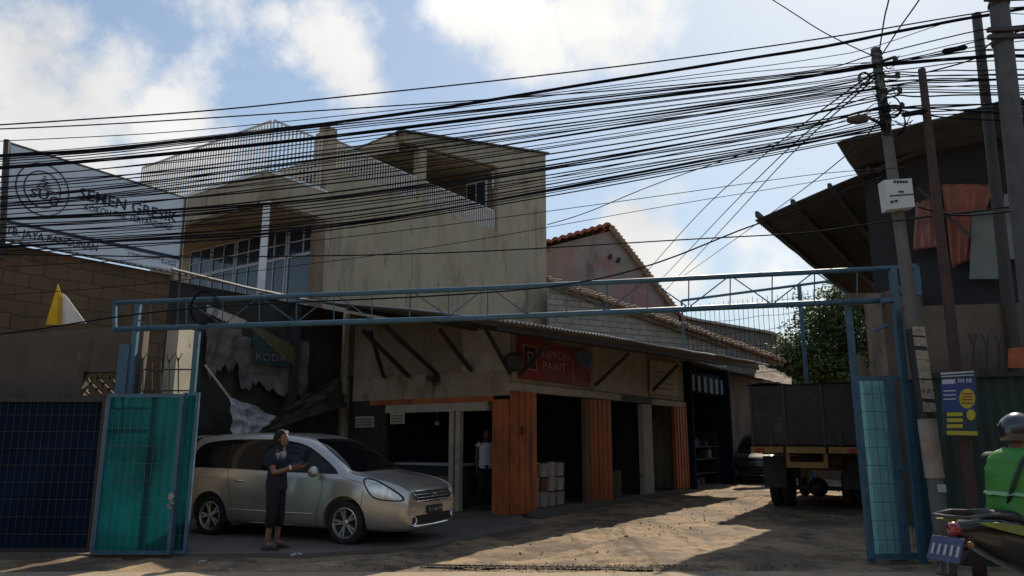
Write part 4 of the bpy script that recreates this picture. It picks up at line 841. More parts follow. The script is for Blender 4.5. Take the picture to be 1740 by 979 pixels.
# ================================================================== OVERHEAD CABLES
def cr_path(pts, n=10):
    out = []; P_ = [pts[0]]+pts+[pts[-1]]
    for i in range(1, len(P_)-2):
        for k in range(n):
            t = k/n; a, b_, c, d = P_[i-1], P_[i], P_[i+1], P_[i+2]
            out.append(.5*((2*b_)+(c-a)*t+(2*a-5*b_+4*c-d)*t*t+(-a+3*b_-3*c+d)*t**3))
    return out+[pts[-1]]
cab = [  # y at x=0, 600, 1300 then list of end points, radius in cm, bundle count
 (211, 164, 80, [(1655, 23), (1800, 8)], .9, 1), (218, 185, 131, [(1480, 96), (1655, 54), (1800, 40)], .8, 1), (266, 205, 95, [(1655, 29), (1800, 8)], 1.1, 3), (240, 196, 112, [(1480, 80), (1655, 27), (1800, 25)], .5, 1),
 (275, 213, 136, [(1490, 110), (1655, 72), (1800, 30)], .7, 1), (284, 226, 141, [(1490, 112), (1655, 98), (1800, 95)], 1.2, 3), (279, 218, 139, [(1490, 113), (1700, 75)], .6, 1), (302, 234, 150, [(1492, 123), (1655, 105), (1800, 104)], .7, 1),
 (320, 248, 160, [(1492, 129), (1568, 122), (1655, 120), (1800, 117)], .8, 1), (324, 255, 165, [(1493, 131), (1568, 128), (1800, 128)], .7, 1), (337, 263, 168, [(1494, 140), (1568, 136), (1655, 135), (1800, 136)], .9, 2), (349, 284, 179, [(1495, 149), (1568, 140), (1800, 134)], .9, 2),
 (352, 290, 186, [(1495, 155), (1650, 153), (1800, 152)], .6, 1), (356, 308, 206, [(1498, 162), (1570, 158), (1800, 157)], .9, 1), (372, 324, 209, [(1498, 168), (1570, 163), (1800, 160)], 1.0, 1), (373, 330, 223, [(1500, 184), (1570, 182), (1800, 174)], 1.2, 2),
 (382, 339, 226, [(1500, 190), (1575, 195), (1800, 188)], .7, 1), (398, 345, 239, [(1502, 198), (1575, 190), (1800, 182)], .8, 1), (404, 352, 245, [(1502, 203)], .6, 1), (408, 358, 247, [(1504, 208)], .5, 1), (410, 371, 252, [(1505, 212)], .7, 1),
 (420, 377, 256, [(1506, 218)], 1.3, 2), (431, 383, 262, [(1507, 222)], .6, 1), (327, 268, 173, [(1494, 144)], .5, 1), (343, 297, 190, [(1497, 158)], .5, 1), (300, 240, 153, [(1492, 126)], .5, 1), (395, 360, 232, [(1500, 194)], .6, 1),
 (455, 402, 308, [(1540, 283)], .45, 1), (500, 440, 323, [(1500, 290)], .4, 1), (434, 434, 400, [(1450, 384), (1560, 371), (1740, 350)], .8, 1), (262, 203, 120, [(1490, 104), (1700, 62)], .5, 1),
 (270, 209, 133, [(1490, 108), (1655, 88), (1800, 84)], .8, 2), (312, 258, 163, [(1493, 133), (1655, 128), (1800, 126)], .7, 1), (334, 276, 172, [(1494, 147), (1800, 150)], .6, 1), (365, 300, 196, [(1497, 164)], .7, 1), (388, 334, 231, [(1501, 187), (1800, 196)], .8, 2), (415, 366, 249, [(1505, 210)], .9, 1), (426, 386, 266, [(1507, 226)], .8, 1), (346, 270, 181, [(1495, 152), (1655, 147), (1800, 145)], .7, 1)]
labs = sorted(range(len(cab)), key=lambda i: cab[i][0]); rank = {i: k+1 for k, i in enumerate(labs)}
def ordn(n): return '%d%s' % (n, 'th' if 10 < n % 100 < 14 else {1: 'st', 2: 'nd', 3: 'rd'}.get(n % 10, 'th'))
random.seed(5)
for i, (y0, y1, y2, ends, r_, nb_) in enumerate(cab):
    dY = random.uniform(-.25, .25); last = ends[-1]
    def YY(x): return 8.35+dY*(1-min(1, max(0, x/1480)))+.62*min(1, max(0, x/1480))+(0 if x < 1500 else -.25*min(1, (x-1480)/200))
    px = [(-900, y0+(y0-y1)*.55), (0, y0), (600, y1), (1300, y2)]+list(ends)
    if len(ends) > 1: lx, ly = ends[-1]; px.append((lx+500, ly+(ly-ends[-2][1])/(lx-ends[-2][0])*500*.6))
    pts = cr_path([AT(x, y, YY(x)) for x, y in px]); m = MB(); tw = random.uniform(3, 9)
    for s_ in range(nb_):
        ph = s_*2*math.pi/nb_; o_ = .0 if nb_ == 1 else r_*.012
        m.tube([p+Vector((0, math.cos(ph+k/len(pts)*tw*3)*o_, math.sin(ph+k/len(pts)*tw*3)*o_+.022*noise.noise(Vector((k*.17, i*3.7, 0))))) for k, p in enumerate(pts)], r_/100*(1.06 if nb_ == 1 else .93), 5)
    kind_ = 'thick twisted black cable bundle' if nb_ > 1 else ('thin black cable' if r_ < .7 else 'black cable')
    m.build('overhead_cable', M_wire, smooth=True, label='%s, %s from the top where they cross the left edge' % (kind_, ordn(rank[i])), cat='cable', group='overhead cables along the street')
random.seed(21)
for k, (x, y, lab) in enumerate(((1622, 84, 'black splice sleeve on the cables beside the tall dark pole'), (1554, 192, 'black splice sleeve between the concrete pole and the rusty pole'))):
    c = AT(x, y, 8.6); m = MB(); d_ = Vector((.16, 0, .03)); m.tube([c-d_, c-d_*.8, c+d_*.8, c+d_], [.015, .035, .035, .015], 8); m.build('splice_sleeve', M_wire, smooth=True, label=lab, cat='splice')
for k, (x, y) in enumerate(((1517, 180), (1520, 205), (1470, 132), (345, 522))):
    c = AT(x, y, 8.75 if x > 400 else 10.7); m = MB(); rr_ = (.10, .13, .06, .17)[k]
    for q in range(3): m.tube([c+Vector((rr_*(1+q*.12)*math.cos(t), .02*q, rr_*(1.3+q*.1)*math.sin(t))) for t in [j/14*2*math.pi for j in range(15)]], .007, 4, False)
    m.build('cable_coil', M_wire, label=('coil of black cable right of the concrete pole, upper one', 'larger coil of black cable below the other at the pole', 'tiny coil of wire left of the concrete pole', 'loose ring of wire hanging behind the left end of the truss')[k], cat='coil')
extra = [([AT(-300, 590, 8.2), AT(0, 568, 8.4), AT(330, 524, 8.6), AT(966, 483, 8.9), AT(1283, 382, 9.1), AT(1500, 300, 9.0)], .010, 'low black cable crossing in front of the truss and rising to the right'),
 ([AT(1490, 118, 9), AT(1300, 262, 16), AT(1181, 370, 22), AT(1066, 500, 34)], .012, 'thin wire running back from the concrete pole, leftmost of the receding three'),
 ([AT(1492, 122, 9), AT(1330, 262, 15), AT(1225, 368, 21), AT(1100, 500, 36)], .012, 'thin wire running back from the concrete pole, middle of the receding three'),
 ([AT(1495, 126, 9), AT(1345, 262, 15), AT(1243, 372, 21), AT(1125, 500, 36)], .012, 'thin wire running back from the concrete pole, rightmost of the receding three'),
 ([AT(1500, 190, 9), AT(1440, 262, 12), AT(1300, 370, 20), AT(1160, 470, 30)], .010, 'faint wire leaving the pole low and passing above the far roofs'),
 ([AT(1485, 96, 9), AT(1400, 55, 9.5), AT(1313, 0, 10), AT(1150, -100, 12)], .008, 'thin wire climbing from the pole top towards the upper left'),
 ([AT(1494, 88, 9), AT(1503, 30, 8), AT(1511, -5, 7.6), AT(1530, -120, 6.8)], .009, 'wire rising almost straight up from the concrete pole'),
 ([AT(1497, 95, 9), AT(1530, 45, 8), AT(1563, -2, 7.4), AT(1640, -120, 6.5)], .009, 'wire rising to the upper right from the concrete pole'),
 ([AT(930, 382, 9), AT(1000, 360, 9), AT(1150, 300, 9), AT(1480, 190, 9)], .006, 'faint slack wire crossing below the bundle beside the cream house'),
 ([AT(1568, 125, 8.7), AT(1655, 100, 8.6), AT(1690, 70, 8.3), AT(1800, 30, 8)], .010, 'short black cable between the rusty pole and the thick pole, upper one'),
 ([AT(1505, 180, 9), AT(1568, 195, 8.7), AT(1655, 203, 8.6), AT(1800, 208, 8)], .010, 'short black cable between the poles just above the sheet roof'),
 ([AT(1560, 352, 8.8), AT(1600, 362, 8.7), AT(1650, 366, 8.6), AT(1800, 350, 8)], .012, 'dark cable passing right from the white meter box')]
for pts, r_, lab in extra: MB().tube(cr_path(pts), r_, 5).build('overhead_cable', M_wire, smooth=True, label=lab, cat='cable', group='single wires at the poles')

# ================================================================== TREE
def leafmat(name, c):
    return mat(name, c, .6, var=.45, scale=2.2, trans=.25)
def tree(name, base, ctrs, n, lab, ls=.22, m_=None, seed=1):
    random.seed(seed); e = empty(name, base, lab, 'tree'); m = MB(); b_ = Vector(base)
    top = Vector((sum(c[0] for c in ctrs)/len(ctrs), sum(c[1] for c in ctrs)/len(ctrs), min(c[2] for c in ctrs)))
    m.tube([b_, b_.lerp(top, .4)+Vector((.1, 0, 0)), top], [.28, .2, .14], 8)
    for c in ctrs: c_ = Vector(c[:3]); m.tube([top-Vector((0, 0, .6)), top.lerp(c_, .5)+Vector((0, 0, .25)), c_], [.12, .07, .03], 6)
    m.build('trunk', mat('bark', (.09, .07, .05), .9, var=.4, scale=6), e)
    lf = MB()
    for c in ctrs:
        cc = Vector(c[:3]); rr = c[3]
        for k in range(int(n*.62*rr**2)):
            d = Vector((random.gauss(0, 1), random.gauss(0, 1), random.gauss(0, 1))).normalized(); rad = rr*random.uniform(.35, 1.08)*(.85+.9*noise.noise(d*1.8+cc)); p = cc+Vector((d.x, d.y, d.z*.8))*rad
            for q in range(4):
                p2 = p+Vector((random.uniform(-.2, .2), random.uniform(-.2, .2), random.uniform(-.15, .15))); a = Vector((random.uniform(-1, 1), random.uniform(-1, 1), random.uniform(-.7, .4))).normalized()*ls*random.uniform(.6, 1.2); b2 = a.cross(Vector((random.uniform(-1, 1), random.uniform(-1, 1), 1))).normalized()*ls*.26
                lf.add([p2, p2+a*.5+b2, p2+a, p2+a*.5-b2], [(0, 1, 2, 3)])
    lf.build('crown', m_ or leafmat('leaf_green', (.10, .15, .045)), e, fix=False)
def c3(x, y, Y, r): p = AT(x, y, Y); return (p.x, p.y, p.z, r)
tree('broadleaf_tree', (15.0, 34, 0), [c3(1395, 540, 33, 1.5), c3(1440, 525, 33, 1.7), c3(1370, 590, 33, 1.7), c3(1420, 585, 33.5, 1.8), c3(1350, 620, 33, 1.4), c3(1470, 580, 33, 1.8), c3(1400, 640, 33, 1.7), c3(1450, 640, 33, 1.6), c3(1480, 530, 33, 1.3), c3(1430, 500, 33.5, .9)], 330, 'leafy green tree at the end of the lane above the truck', seed=3)
tree('broadleaf_tree', (17.5, 46, 0), [c3(1330, 640, 45, 2), c3(1390, 650, 45, 2.4), c3(1450, 660, 45, 2.4), c3(1500, 620, 44, 2.4), c3(1300, 665, 45, 1.6)], 170, 'darker far tree low behind the first one, seen over the truck bed', ls=.35, seed=6)
lw_ = MB(); lw_.lb(19, 19.3, -9, 3, 0, 2.6); lw_.build('lane_end_wall', M_brownwall, label='low brown wall closing the far end of the lane', cat='wall')
m = MB(); m.sheet(AT(1282, 640, 27), AT(1345, 655, 27), AT(1345, 640, 29), AT(1290, 618, 29), 20, 6, lambda a, c: .1*noise.noise(Vector((a*5, c*3, 1))), .02); m.build('tarp_roof', M_brownwall, label='small sagging brown sheet roof between truck and tiled house', cat='roof')
# ================================================================== VEHICLES
def eval_copy(ob, name):
    dg = bpy.context.evaluated_depsgraph_get(); me = bpy.data.meshes.new_from_object(ob.evaluated_get(dg)); me.name = name; return me
def carpaint(name, col, var=.1):
    m = mat(name, col, .34, metal=.75, var=var, scale=1.5, coat=.8); return m
def make_car(loc, rz, label, paint, group=None, s=1.0, tall=0., detail=True, plate=None):
    root = empty('parked_car', loc, label, 'car', group, rz); W = WL[root.name]
    ST = [(0.00, .44, .52, .58, .56, .90, .50, .99), (.05, .30, .70, .74, .72, .98, .56, 1.16), (.11, .25, .77, .81, .78, 1.01, .61, 1.41), (.20, .23, .79, .83, .80, 1.02, .64, 1.535), (.40, .21, .80, .84, .81, 1.02, .65, 1.58),
          (.85, .20, .815, .85, .82, 1.015, .65, 1.60), (1.5, .19, .82, .85, .82, 1.00, .65, 1.61), (2.1, .19, .82, .85, .82, .985, .645, 1.60), (2.5, .19, .82, .85, .82, .975, .615, 1.54), (2.8, .19, .82, .848, .815, .965, .61, 1.44),
          (3.1, .19, .82, .845, .81, .955, .62, 1.27), (3.36, .19, .82, .84, .80, .95, .67, 1.10), (3.5, .19, .82, .84, .80, .94, .70, 1.03), (3.7, .19, .81, .84, .80, .925, .71, .995), (3.95, .19, .80, .83, .785, .885, .70, .955), (4.15, .19, .78, .81, .76, .845, .68, .905), (4.30, .20, .745, .775, .72, .795, .64, .85), (4.39, .22, .69, .72, .67, .73, .59, .785), (4.44, .27, .60, .64, .60, .66, .50, .70)]
    bm = bmesh.new(); rings = []
    for (x, zb, ws, wm, wb, zbe, wr, zt) in ST:
        hz = zt+tall*(1 if x < 3.3 else .5); 
        half = [(0, zb), (ws*.8, zb), (ws, zb+.05), (wm, .30+.35*(zbe-.3)), (wm, .30+.7*(zbe-.3)), (wb, zbe), (wb-.04, zbe+.035), ((wb+wr)/2-.01, (zbe+hz)/2+.015), (wr, hz-.05), (wr-.12, hz-.012), (wr*.45, hz), (0, hz+.004)]
        ring = [bm.verts.new((x, -y, z)) for y, z in half]+[bm.verts.new((x, y, z)) for y, z in half[-2:0:-1]]
        rings.append(ring)
    n = len(rings[0])
    for a, b in zip(rings, rings[1:]):
        for i in range(n): bm.faces.new((a[i], a[(i+1) % n], b[(i+1) % n], b[i]))
    bm.faces.new(rings[0]); bm.faces.new(rings[-1][::-1]); bmesh.ops.recalc_face_normals(bm, faces=bm.faces)
    me = bpy.data.meshes.new('tmp'); bm.to_mesh(me); bm.free(); ob = bpy.data.objects.new('tmp', me); COL.objects.link(ob)
    sb = ob.modifiers.new('s', 'SUBSURF'); sb.levels = 3
    RW = .315; wx = (.80, 3.42)
    me2 = eval_copy(ob, 'shell'); bpy.data.objects.remove(ob)
    bmf = bmesh.new(); bmf.from_mesh(me2); bvh = BVHTree.FromBMesh(bmf); bmf.free()
    ob = bpy.data.objects.new('tmp', me2); COL.objects.link(ob); cuts = []
    for x in wx:
        for sgn in (-1, 1):
            c = MB(); c.lathe([(RW+.055, 0), (RW+.055, .30)], (x, sgn*.60, RW+.01), (0, sgn, 0), 48); co = c.build('cut', M_black); cuts.append(co)
            co.location = co.location; bo = ob.modifiers.new('b', 'BOOLEAN'); bo.object = co; bo.operation = 'DIFFERENCE'; bo.solver = 'EXACT'
    bpy.context.view_layer.update()
    me3 = eval_copy(ob, 'body'); bpy.data.objects.remove(ob)
    for c in cuts: bpy.data.objects.remove(c)
    me3.materials.clear(); me3.materials.append(paint); me3.polygons.foreach_set('material_index', [0]*len(me3.polygons)); me3.polygons.foreach_set('use_smooth', [True]*len(me3.polygons))
    body = bpy.data.objects.new('body', me3); COL.objects.link(body); body.parent = root; WL[body.name] = W
    es = body.modifiers.new('e', 'EDGE_SPLIT'); es.split_angle = R(50)
    def smooth_poly(pts, n=6):
        P_ = [Vector(p).to_3d() for p in pts]; out = []; N_ = len(P_)
        for i in range(N_):
            a, b, c, d = P_[i-1], P_[i], P_[(i+1) % N_], P_[(i+2) % N_]
            for k in range(n):
                t = k/n; q = .5*((2*b)+(c-a)*t+(2*a-5*b+4*c-d)*t*t+(-a+3*b-3*c+d)*t**3); out.append(q.xy)
        return out
    def patch(name, poly, mode, m_, par=None, off=.005, step=.035, n=5, smooth=True):
        """conforming panel: poly in side view (x, z) or front view (y, z), cast on to the shell"""
        P_ = smooth_poly(poly, n) if smooth else [Vector(p) for p in poly]
        xs = [p.x for p in P_]; ys = [p.y for p in P_]; pts = list(P_); m0 = len(pts)
        from mathutils.geometry import intersect_point_tri_2d
        def inside(q):
            c = False; j = m0-1
            for i in range(m0):
                a, b = P_[i], P_[j]
                if (a.y > q.y) != (b.y > q.y) and q.x < (b.x-a.x)*(q.y-a.y)/(b.y-a.y)+a.x: c = not c
                j = i
            return c
        x = min(xs)+step/2
        while x < max(xs):
            y = min(ys)+step/2
            while y < max(ys):
                q = Vector((x, y))
                if inside(q) and min((q-p).length for p in P_) > step*.4: pts.append(q)
                y += step
            x += step
        vv, ee, ff, *_ = delaunay_2d_cdt(pts, [(i, (i+1) % m0) for i in range(m0)], [], 1, 1e-5)
        objs = []
        for sgn in ((-1, 1) if mode == 'side' else (1,)):
            vs = []
            for p in vv:
                if mode == 'side': o_, d_ = Vector((p.x, sgn*2, p.y)), Vector((0, -sgn, 0))
                elif mode == 'front': o_, d_ = Vector((6, p.x, p.y)), Vector((-1, 0, 0))
                else: o_, d_ = Vector((-2, p.x, p.y)), Vector((1, 0, 0))
                hit = bvh.ray_cast(o_, d_); q = hit[0] if hit[0] is not None else o_+d_*2; nn = hit[1] if hit[0] is not None else -d_
                vs.append(W @ (q+nn*off))
            fs = [tuple(f) for f in ff if inside((vv[f[0]]+vv[f[1]]+vv[f[2]])/3)]
            mb = MB(); mb.add(vs, fs); objs.append(mb.build(name, m_, par or root, smooth=True, fix=False))
        return objs
    def line(pts, mode='side', r=.004, m_=None, name='door_seam', both=True, off=0.):
        for sgn in ((-1, 1) if mode == 'side' and both else (-1,)):
            out = []
            for a, b in zip(pts, pts[1:]):
                for k in range(8):
                    t = k/8; p = (a[0]*(1-t)+b[0]*t, a[1]*(1-t)+b[1]*t)
                    if mode == 'side': h = bvh.ray_cast(Vector((p[0], sgn*2, p[1])), Vector((0, -sgn, 0)))
                    else: h = bvh.ray_cast(Vector((6, p[0], p[1])), Vector((-1, 0, 0)))
                    if h[0] is not None: out.append(W @ (h[0]+h[1]*off))
            MB().tube(out, r, 5).build(name, m_ or M_black, root)
    G = mat('tinted_car_glass', (.005, .006, .009), .07, var=.1, spec=.28)
    T = tall
    gl = patch('window_line', [(.22, 1.07), (.30, 1.26+T), (.46, 1.42+T), (.9, 1.485+T), (1.6, 1.50+T), (2.15, 1.48+T), (2.55, 1.40+T), (2.95, 1.20+T*.6), (3.22, 1.02), (3.10, 1.0), (2.2, 1.015), (1.2, 1.045), (.6, 1.055)], 'side', G)
    for xx in (1.12, 2.05): line([(xx, 1.04), (xx-.02, 1.49+T)], r=.014, m_=M_black, name='window_pillar', off=.003)
    line([(2.86, 1.01), (2.74, 1.30)], r=.012, m_=M_black, name='quarter_pillar', off=.004)
    patch('windshield', [(-.60, 1.03), (-.62, 1.12), (-.50, 1.47+T), (-.2, 1.505+T), (.2, 1.505+T), (.50, 1.47+T), (.62, 1.12), (.60, 1.03), (.2, 1.035), (-.2, 1.035)], 'front', G)
    patch('rear_window', [(-.5, 1.08), (-.48, 1.38), (.48, 1.38), (.5, 1.08)], 'back', G)
    LH = mat('headlamp_glass', (.62, .66, .60), .2, metal=.6, var=.5, scale=16, coat=1)
    patch('headlight_trim', [(3.71, .945), (3.77, .82), (3.91, .685), (4.12, .645), (4.36, .65), (4.30, .75), (4.09, .86), (3.90, .93)], 'side', M_black, off=.004, n=4)
    hl = patch('headlight', [(3.74, .925), (3.80, .82), (3.93, .70), (4.12, .665), (4.33, .665), (4.27, .74), (4.08, .84), (3.90, .91)], 'side', LH, off=.006, n=4)
    tl = patch('tail_light', [(.03, .95), (.05, .70), (.20, .72), (.17, .95)], 'side', mat('tail_lamp_red', (.25, .01, .01), .2, coat=1), off=.006)
    patch('grille', [(-.54, .755), (-.46, .625), (-.2, .61), (.2, .61), (.46, .625), (.54, .755), (.2, .765), (-.2, .765)], 'front', M_black, off=.006)
    for z in (.625, .672, .715, .76): line([(-.47, z), (0, z), (.47, z)], 'front', .007 if z in (.625, .76) else .004, M_chrome, 'grille_bar', off=.008)
    for sg_ in (-1, 1): line([(sg_*.535, .76), (sg_*.46, .62)], 'front', .011, M_chrome, 'grille_end', off=.008)
    line([(-.035, .695), (.035, .695)], 'front', .03, M_chrome, 'badge', off=.01)
    patch('lower_intake', [(-.50, .40), (-.44, .31), (.44, .31), (.50, .40), (.42, .43), (-.42, .43)], 'front', M_black, off=.005)
    line([(-.55, .285), (0, .275), (.55, .285)], 'front', .010, M_chrome, 'bumper_trim', off=.004)
    for sg_ in (-1, 1):
        h = bvh.ray_cast(Vector((6, sg_*.56, .36)), Vector((-1, 0, 0)))
        if h[0] is not None:
            q = W @ h[0]; ax = (W.to_3x3() @ (Vector((1, sg_*.45, 0)).normalized())); MB().lathe([(.060, -.03), (.075, .008), (.060, .014), (.05, .0)], q, ax, 16).build('fog_lamp', M_chrome, root, smooth=True); MB().lathe([(.046, -.03), (.046, .006)], q, ax, 16).build('fog_lens', M_black, root)
    # plate
    if plate:
        h = bvh.ray_cast(Vector((6, 0, .50)), Vector((-1, 0, 0)))[0].x+.02
        pb = MB(); pb.box(h-.008, h+.004, -.215, .215, .44, .55); po_ = pb.build('number_plate', M_black, root, M=Matrix.Identity(4)); 
        tx = text(plate, Vector((0, 0, 0)), (1, 0, 0), (0, 1, 0), .055, .36, M_frame, None, 'plate_lettering', lift=0)
        tx.parent = root; tx.location = (h+.009, -.18, .468); tx.rotation_euler = (R(90), 0, R(90)); 
        me_ = tx.data; c0 = Vector((min(v.co.x for v in me_.vertices), min(v.co.y for v in me_.vertices), 0))
        for v in me_.vertices: v.co.x -= c0.x; v.co.y -= c0.y; v.co.z = 0
        tx.parent = po_
    if detail:
        line([(2.98, 1.0), (3.02, .75), (2.93, .42), (2.90, .27)]); line([(2.05, 1.02), (2.06, .7), (2.05, .27)]); line([(1.12, 1.03), (1.22, .72), (1.28, .50), (1.30, .30)]); line([(1.28, .27), (2.2, .25), (2.92, .27)])
        line([(3.3, .97), (3.6, .90), (3.95, .84)], r=.0035); line([(3.74, .78), (3.72, .60), (3.66, .55)], r=.0035)
        line([(1.25, .435), (2.05, .425), (2.98, .425)], r=.011, m_=paint, name='side_molding', off=.002); line([(1.22, .255), (3.0, .245)], r=.009, m_=M_chrome, name='sill_trim', off=.002)
        line([(.45, .90), (1.0, .905)], r=.0025); 
        for xx in (1.40, 2.22):
            for sgn in (-1, 1):
                h = bvh.ray_cast(Vector((xx, sgn*2, .865)), Vector((0, -sgn, 0)))[0]; hb = MB(); hb.tube([W @ (h+Vector((-.09, 0, 0))), W @ (h+Vector((-.04, sgn*.03, .004))), W @ (h+Vector((.06, sgn*.03, .002))), W @ (h+Vector((.10, 0, 0)))], [.012, .015, .014, .010], 8); hb.build('door_handle', M_chrome, root, smooth=True)
        for sgn in (-1, 1):
            mb = MB(); c = W @ Vector((2.92, sgn*.93, 1.03)); mb.lathe([(.02, -.07), (.075, -.05), (.085, 0), (.07, .05), (.02, .075)], c, W.to_3x3() @ Vector((1, 0, 0)), 12); mb.tube([c, W @ Vector((2.95, sgn*.80, .99))], .02, 6); mb.build('wing_mirror', paint, root, smooth=True)
        mb = MB()
        for yy in (-.66, .66): mb.tube([W @ Vector((x, yy*(1 if x > .4 else 1), 1.565+.02*math.sin((x-.4)/2.2*math.pi)+T)) for x in (.45, .8, 1.3, 1.8, 2.3)], .012, 6)
        sp = MB(); sp.hexa([W @ Vector(p) for p in ((.02, -.6, 1.50), (.26, -.62, 1.52), (.26, .62, 1.52), (.02, .6, 1.50), (.03, -.58, 1.525), (.30, -.60, 1.565), (.30, .60, 1.565), (.03, .58, 1.525))]); sp.build('rear_spoiler', paint, root)
    # dark under-body / wheel wells
    ub = MB()
    for x in wx: ub.hexa([W @ Vector(p) for p in ((x-.37, -.58, .25), (x+.37, -.58, .25), (x+.37, .58, .25), (x-.37, .58, .25), (x-.37, -.58, .70), (x+.37, -.58, .70), (x+.37, .58, .70), (x-.37, .58, .70))])
    ub.build('wheel_housing', M_black, root)
    for x in wx:
        for sgn in (-1, 1):
            c = W @ Vector((x, sgn*.80, RW)); ax = W.to_3x3() @ Vector((0, sgn, 0)); wh = MB()
            wh.lathe([(.205, -.19), (.26, -.2), (.305, -.185), (RW, -.15), (RW, -.04), (.305, -.005), (.27, .01), (.215, .005), (.205, -.03)], c, ax, 40); wo_ = wh.build('wheel', M_rubber, root, smooth=True)
            rm = MB(); rm.lathe([(.205, -.17), (.212, -.02), (.218, .006), (.207, .010), (.195, -.02), (.185, -.06), (.185, -.16)], c, ax, 40)
            rm.lathe([(.045, -.08), (.05, -.012), (.03, -.004)], c, ax, 16)
            e1 = ax.orthogonal().normalized(); e1 = Vector((0, 0, 1)); e2 = ax.cross(e1)
            for k in range(5):
                for dd in (-.17, .17):
                    t = k*2*math.pi/5+.3; t2 = t+dd; rm.beam(c+(e1*math.cos(t+dd*.5)+e2*math.sin(t+dd*.5))*.035-ax*.025, c+(e1*math.cos(t2)+e2*math.sin(t2))*.196-ax*.02, .030, .022, ax)
            rm.build('rim', M_alloy, wo_); 
            MB().lathe([(.17, -.15), (.17, -.14)], c, ax, 20).build('brake_disc', M_steeldark, wo_)
    return root
PA, PB = GZ(380, 914.5), GZ(624, 926)
rz = math.atan2(PB.y-PA.y, PB.x-PA.x); dirx = Vector((math.cos(rz), math.sin(rz), 0)); diry = Vector((-math.sin(rz), math.cos(rz), 0))
cent = (PA+PB)/2-dirx*2.11+diry*.74
print('car', cent, math.degrees(rz), (PB-PA).length)
M_silver = carpaint('champagne_silver_paint', (.56, .525, .47))
CZ = .035
rz -= R(7)
make_car((cent.x-.05, cent.y+.05, CZ), rz, 'silver beige people carrier parked under the torn banners', M_silver, plate='B 1166 MI')
pS = GZ(1262, 822); 
make_car((10.55, 30.6, 0), R(-119), 'dark off-road car parked nose out beyond the shops, half hidden by the truck', carpaint('dark_car_paint', (.03, .03, .035)), tall=.12, detail=True)
# ---------------- truck seen from behind
TRZ = R(90-29); TL = (7.05, 17.6, 0)
tk = empty('parked_truck', TL, 'old flatbed truck with dark high sided cargo bed and yellow rear beam', 'truck', None, TRZ); WT = WL[tk.name]   # local x forward from rear axle
TM = lambda v: WT @ Vector(v)
def tb_(name, boxes, m_, par=tk):
    mb = MB()
    for (x0, x1, y0, y1, z0, z1) in boxes: mb.hexa([TM(p) for p in ((x0, y0, z0), (x1, y0, z0), (x1, y1, z0), (x0, y1, z0), (x0, y0, z1), (x1, y0, z1), (x1, y1, z1), (x0, y1, z1))])
    return mb.build(name, m_, par)
M_bed = mat('dark_grey_tarp_boards', (.045, .037, .032), .85, var=.5, scale=2, stain=[((.085, .065, .05), .55, 3, 3), ((.02, .02, .02), .45, 6, 1)])
tb_('cargo_bed', [(-1.5, -1.44, -1.12, 1.12, 1.42, 2.70), (-1.437, 3.2, -1.12, -1.06, 1.42, 2.74), (-1.437, 3.2, 1.06, 1.12, 1.42, 2.78), (3.14, 3.2, -1.057, 1.057, 1.42, 2.9), (-1.437, 3.137, -1.057, 1.057, 1.34, 1.42)], M_bed)
mb = [(-1.53, -1.503, -.42+.0, -.36, 1.40, 2.71), (-1.53, -1.503, .36, .42, 1.40, 2.71), (-1.53, -1.503, -1.12, -1.06, 1.40, 2.71), (-1.53, -1.503, 1.06, 1.12, 1.40, 2.71)]
for k in range(6): mb.append((-1.0+k*.8, -.94+k*.8, -1.15, -1.123, 1.40, 2.76)); mb.append((-1.0+k*.8, -.94+k*.8, 1.123, 1.15, 1.40, 2.76))
for b__ in mb: tb_('stake', [b__], M_steeldark)
m = MB(); m.sheet(TM((-1.55, -1.16, 2.73)), TM((3.2, -1.16, 2.76)), TM((3.2, 1.16, 2.80)), TM((-1.55, 1.16, 2.73)), 24, 14, lambda a, c: .09*noise.noise(Vector((a*6, c*3, 1)))-.12*math.sin(c*math.pi)*math.sin(a*math.pi), .01); m.build('tarpaulin', M_bed, tk, smooth=True)
for k in range(4): tb_('plank_seam', [(-1.508, -1.5005, -1.05, 1.05, 1.66+k*.26, 1.675+k*.26)], M_black)
for y in (-.7, .7): tb_('hinge', [(-1.53, -1.5, y-.03, y+.03, 1.38, 1.72)], M_steeldark)
tb_('rear_beam', [(-1.56, -1.46, -1.14, -.46, 1.24, 1.37), (-1.56, -1.46, -.40, .40, 1.24, 1.37), (-1.56, -1.46, .46, 1.14, 1.24, 1.37)], M_yellow)
tb_('under_frame', [(-1.50, -1.44, -.42, .42, .93, 1.05), (-1.49, -1.45, -.42, -.34, 1.05, 1.24), (-1.49, -1.45, .34, .42, 1.05, 1.24)], M_yellow)
tb_('chassis', [(-1.45, 4.4, -.42, -.34, .95, 1.15), (-1.45, 4.4, .34, .42, .95, 1.15), (-1.3, 3.1, -.95, .95, 1.20, 1.33), (-.05, .05, -.9, .9, .38, .48), (1.0, 1.8, .5, .95, .6, 1.1)], M_black)
mb = MB(); mb.lathe([(.05, -.25), (.2, -.18), (.22, 0), (.2, .18), (.05, .25)], TM((0, 0, .45)), WT.to_3x3() @ Vector((1, 0, 0)), 14); mb.build('axle_housing', M_black, tk, smooth=True)
tb_('cab', [(3.3, 4.9, -1.0, 1.0, .7, 2.35)], M_yellow)
